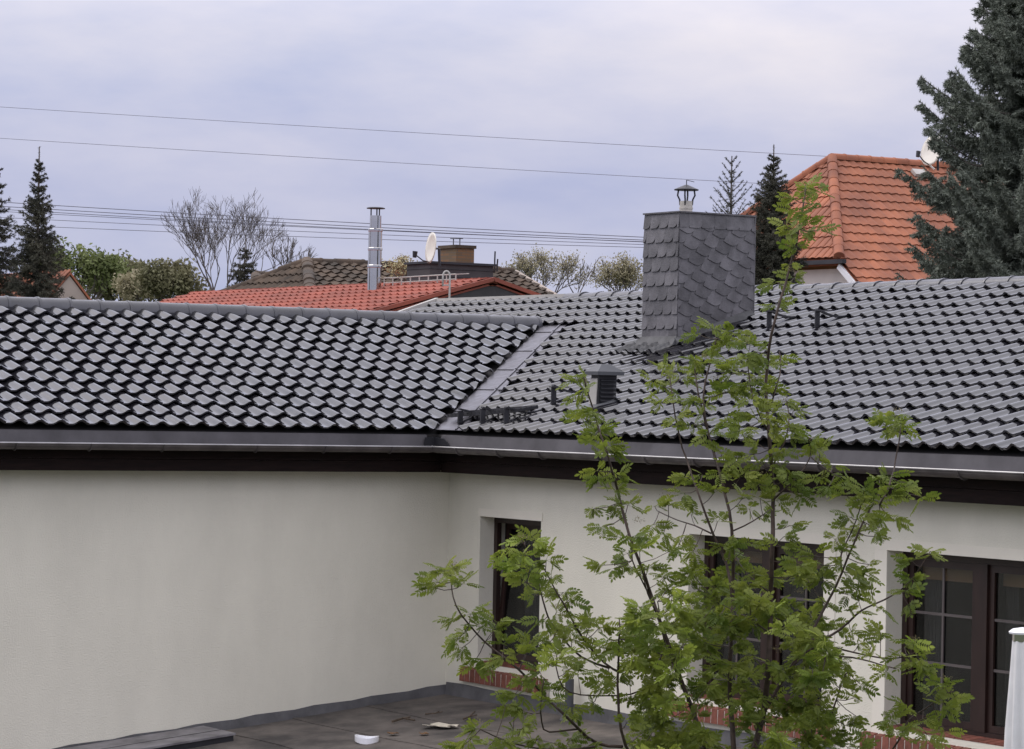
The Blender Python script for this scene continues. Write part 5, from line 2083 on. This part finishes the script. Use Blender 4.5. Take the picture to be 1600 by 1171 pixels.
def leaf_mesh(rn, k):
    """One pinnate leaf: stalk along +x, leaflets in pairs, drooping; length about 0.1 m"""
    mb = MB()
    L = .108
    pairs = 6
    curl = rn.uniform(.1, .9)
    fold = rn.uniform(.15, .75)
    def axis(t):
        return Vector((L * t * (1 - .10 * curl * t), 0, -L * .34 * curl * t * t))
    sp = [axis(t) for t in (0, .35, .7, 1)]
    mb.tube(sp, [.0011, .001, .0008, .0006], 3, caps=False)
    def leaflet(p_, dx, side, ln, wd):
        d_ = Vector((dx, side * 1.0, -.25 * fold)).normalized()
        up_ = Vector((0, 0, 1))
        s_ = d_.cross(up_).normalized()
        n_ = s_.cross(d_)
        drop = -.28 * ln * fold
        c = [p_]
        prof = [(.22, .34), (.55, .5), (.82, .34)]
        mid = [p_]
        Lf = []; Rt = []
        for f_, w_ in prof:
            m_ = p_ + d_ * ln * f_ + Vector((0, 0, drop * f_ * f_))
            mid.append(m_)
            Lf.append(m_ + s_ * w_ * wd + n_ * wd * .22)
            Rt.append(m_ - s_ * w_ * wd + n_ * wd * .22)
        tip = p_ + d_ * ln + Vector((0, 0, drop))
        vs_ = mid + [tip] + Lf + Rt
        fs_ = [(0, 5, 1), (0, 1, 8), (1, 5, 6, 2), (1, 2, 9, 8), (2, 6, 7, 3), (2, 3, 10, 9), (3, 7, 4), (3, 4, 10)]
        mb.add(vs_, fs_)
    for i_ in range(pairs):
        t = .26 + .66 * i_ / (pairs - 1)
        ln = .040 * (1 - .30 * abs(t - .6) / .4) * rn.uniform(.85, 1.12)
        for sg in (-1, 1):
            leaflet(axis(t), rn.uniform(.45, .8), sg, ln, ln * .39)
    leaflet(axis(.99), 1.0, .001, .036, .017)
    return mb


LEAVES = [leaf_mesh(rnr, k) for k in range(7)]
LEAF_ME = [l.mesh('leaf', M_LEAF, smooth=True) for l in LEAVES]

ROS = [(897,589),(916,587),(903,611),(914,604),(922,636),(909,647),(943,662),(933,640),(931,672),(924,687),(950,692),
(1021,589),(1038,574),(1057,572),(1067,585),(1037,600),(1033,626),(1085,559),(1100,564),(1080,619),(1099,628),(1057,647),(1084,660),(1110,672),
(1091,518),(1114,510),(1123,525),(1142,516),(1147,527),(1112,540),(1129,536),(1146,574),(1153,600),(1134,608),(1142,649),(1157,668),
(1240,306),(1259,291),(1274,293),(1281,313),(1240,326),(1225,349),(1266,334),(1263,347),(1248,351),(1274,356),(1242,383),(1233,409),(1242,430),(1216,437),(1210,471),
(1169,536),(1163,555),(1186,546),(1218,555),(1195,563),(1144,580),(1180,585),(1165,600),(1186,608),(1201,602),(1135,608),(1176,619),(1225,623),(1210,638),(1237,638),(1229,660),(1237,668),(1139,649),(1161,664),(1180,649),(1199,653),(1201,668),(1267,687),(1402,645),(1387,660),(1413,657),(1405,668),
(950,699),(931,731),(941,742),(963,740),(965,761),(958,785),(924,791),(982,785),(941,819),(967,836),(990,834),(977,860),(999,857),(1023,787),(1048,785),(1020,815),(1038,830),(1063,834),(1082,800),(1076,742),(1099,738),(1070,766),(1112,765),(1123,734),(1129,704),(1123,811),(1044,858),(1059,853),(1085,857),(1091,877),(1132,849),(1145,849),(1014,883),(939,879),(958,883),(982,881),
(1175,706),(1210,706),(1222,723),(1265,686),(1282,701),(1286,742),(1299,755),(1318,740),(1303,723),(1171,731),(1180,753),(1216,750),(1239,755),(1252,770),(1163,774),(1214,778),(1173,791),(1233,817),(1227,834),(1218,849),(1175,846),(1137,859),(1152,878),(1180,893),(1190,720),(1195,745),(1185,690),(1225,700),(1230,735),(1190,775),(1195,800),(1160,740),(1150,720),
(1321,768),(1346,759),(1372,746),(1391,740),(1408,761),(1419,750),(1440,772),(1342,780),(1361,795),(1333,804),(1380,808),(1393,808),(1321,821),(1365,834),(1308,838),(1325,853),(1312,878),(1363,878),(1350,893),(1269,864),(1252,878),(1282,878),(1248,902),(1282,902),(1425,872),(1449,861),(1427,900),(1419,921),(1350,770),(1370,780),(1390,770),(1355,815),(1345,830),(1372,820),
(694,888),(709,886),(681,905),(716,901),(722,908),(683,915),(731,955),(711,963),(713,995),(728,985),(722,1008),(754,976),(773,982),(780,968),(745,1027),(765,1032),(786,1023),(792,1002),(808,1019),(825,1008),(833,998),(816,841),(795,852),(838,842),(814,863),(829,863),(807,878),(820,891),(816,905),(838,884),(855,871),(863,897),(855,910),(878,921),(886,933),(840,925),(848,963),(867,952),(867,980),(886,974),(902,970),(923,968),(938,976),(857,998),(895,995),(914,985),(889,1017),(914,1025),(938,1008),(951,995),(867,1019),
(869,1024),(860,1034),(888,1041),(907,1049),(839,1045),(820,1056),(805,1079),(832,1071),(856,1075),(850,1092),(790,1098),(805,1105),(824,1109),(888,1101),(892,1113),(963,1056),(944,1056),(982,1056),(941,1071),(982,1083),(926,1094),(969,1009),(944,1013),(986,1011),(747,1135),(730,1150),(719,1163),(766,1160),(785,1150),(805,1139),(817,1132),(798,1162),(828,1154),(839,1150),(820,1167),(869,1156),(888,1150),(884,1165),(982,1124),(990,1162),(914,1167),
(1339,917),(1362,912),(1374,945),(1324,925),(1329,952),(1307,977),(1329,982),(1342,1002),(1362,989),(1374,984),(1359,1014),(1414,1007),(1429,999),(1439,1019),(1424,1029),(1444,1039),(1384,1044),(1404,1019),(1419,940),(1309,1029),(1317,1039),(1312,1066),(1332,1059),(1342,1064),(1299,1054),(1332,1086),(1317,1099),(1337,1114),(1319,1129),(1299,1139),(1304,1158),(1324,1163),(1339,1161),(1416,1101),(1391,1121),(1399,1139),(1424,1131),(1444,1119),(1449,1143),(1476,1064),(1456,1081),(1486,1086),(1506,1091),(1478,1099),(1478,1139)]
# the dense heart of the crown
for k in range(240):
    x = rnr.uniform(985, 1295)
    y = rnr.uniform(890, 1190)
    if x < 1030 and y < 930:
        continue
    ROS.append((x, y))
twig_b = MB()
placed = []
for (x, y) in ROS:
    dd = np.hypot(ALLXY[:, 0] - x, (ALLXY[:, 1] - y) * .8 - 8)
    i_ = int(np.argmin(dd))
    root = ALLP[i_]
    dens = 985 < x < 1300 and y > 880
    Dp = root[3] + rnr.uniform(-.16, .16) + (rnr.uniform(-.45, .45) if dens else 0)
    c_ = pix(x, y, Dp)
    n_ = rnr.choice((5, 6, 7)) if not dens else 11
    hub = c_ + Vector((0, 0, -.012)) + Vector((rnr.uniform(-.01, .01), rnr.uniform(-.01, .01), 0))
    if (hub - root[0]).length > .015:
        mid = root[0].lerp(hub, .5) + Vector((0, 0, -.006))
        twig_b.tube([root[0], mid, hub], [.0019, .0017, .0015], 4, caps=False)
    outd = hub - root[0]
    for k in range(n_):
        a = rnr.uniform(0, 6.283)
        d_ = Vector((math.cos(a), math.sin(a), rnr.uniform(-.7, .7)))
        if outd.length > .02:
            d_ += outd.normalized() * .5
        d_.normalize()
        side = Vector((0, 0, 1)).cross(d_)
        if side.length < .05:
            side = Vector((1, 0, 0))
        side.normalize()
        rr_ = rnr.uniform(-1.5, 1.5)
        upv = d_.cross(side)
        side = side * math.cos(rr_) + upv * math.sin(rr_)
        sc = rnr.uniform(.38, .72) if dens else rnr.uniform(.44, .80)
        M = frame(hub, d_, side) @ Matrix.Scale(sc, 4)
        xx, yy, zz = proj(hub + d_ * .05)
        key = zz
        if xx < 0 or yy > 1180:
            key += 100
        if 934 < xx < 990 and 560 < yy < 640:
            continue
        placed.append((key, rnr.randrange(len(LEAF_ME)), M))
twig_b.obj('twigs', M_BARK, rowan, kind='stuff')
placed.sort(key=lambda t: t[0])
rest_v, rest_f, o_ = [], [], 0
for i_, (_, k, M) in enumerate(placed):
    if i_ < 300:
        piece('leaf', LEAF_ME[k], M, rowan)
    else:
        A = np.array(M)
        v_ = np.array(LEAVES[k].v) @ A[:3, :3].T + A[:3, 3]
        rest_v.append(v_)
        rest_f += [tuple(j + o_ for j in f) for f in LEAVES[k].f]
        o_ += len(v_)
me = bpy.data.meshes.new('foliage')
me.from_pydata(np.concatenate(rest_v).tolist(), [], rest_f)
me.materials.append(M_LEAF)
me.polygons.foreach_set('use_smooth', [True] * len(me.polygons))
me.update()
o = bpy.data.objects.new('foliage', me)
COL.objects.link(o)
o['kind'] = 'stuff'
adopt(o, rowan)
# flower buds at some shoot ends
s = MB()
for (x, y) in [(1265, 686), (1225, 623), (1169, 533), (1100, 556), (1402, 642), (709, 882), (816, 838), (829, 863), (886, 962), (870, 948), (998, 812), (1045, 775), (1235, 420), (1250, 925), (1310, 905), (1120, 590), (1190, 740), (1430, 998), (1476, 1060), (1020, 965), (1215, 1015), (869, 1022), (747, 1128)]:
    i_ = int(np.argmin(np.hypot(ALLXY[:, 0] - x, ALLXY[:, 1] - y)))
    c_ = pix(x, y, ALLP[i_][3] - .02)
    for k in range(34):
        q_ = c_ + Vector((rnr.gauss(0, .014), rnr.gauss(0, .014), rnr.gauss(0, .006)))
        r_ = rnr.uniform(.0014, .0026)
        s.add([q_ + Vector((r_, 0, 0)), q_ + Vector((-r_, 0, 0)), q_ + Vector((0, r_, 0)), q_ + Vector((0, -r_, 0)), q_ + Vector((0, 0, r_)), q_ + Vector((0, 0, -r_))],
              [(0, 2, 4), (2, 1, 4), (1, 3, 4), (3, 0, 4), (2, 0, 5), (1, 2, 5), (3, 1, 5), (0, 3, 5)])
s.obj('flower_buds', M_BUD, rowan, kind='stuff')
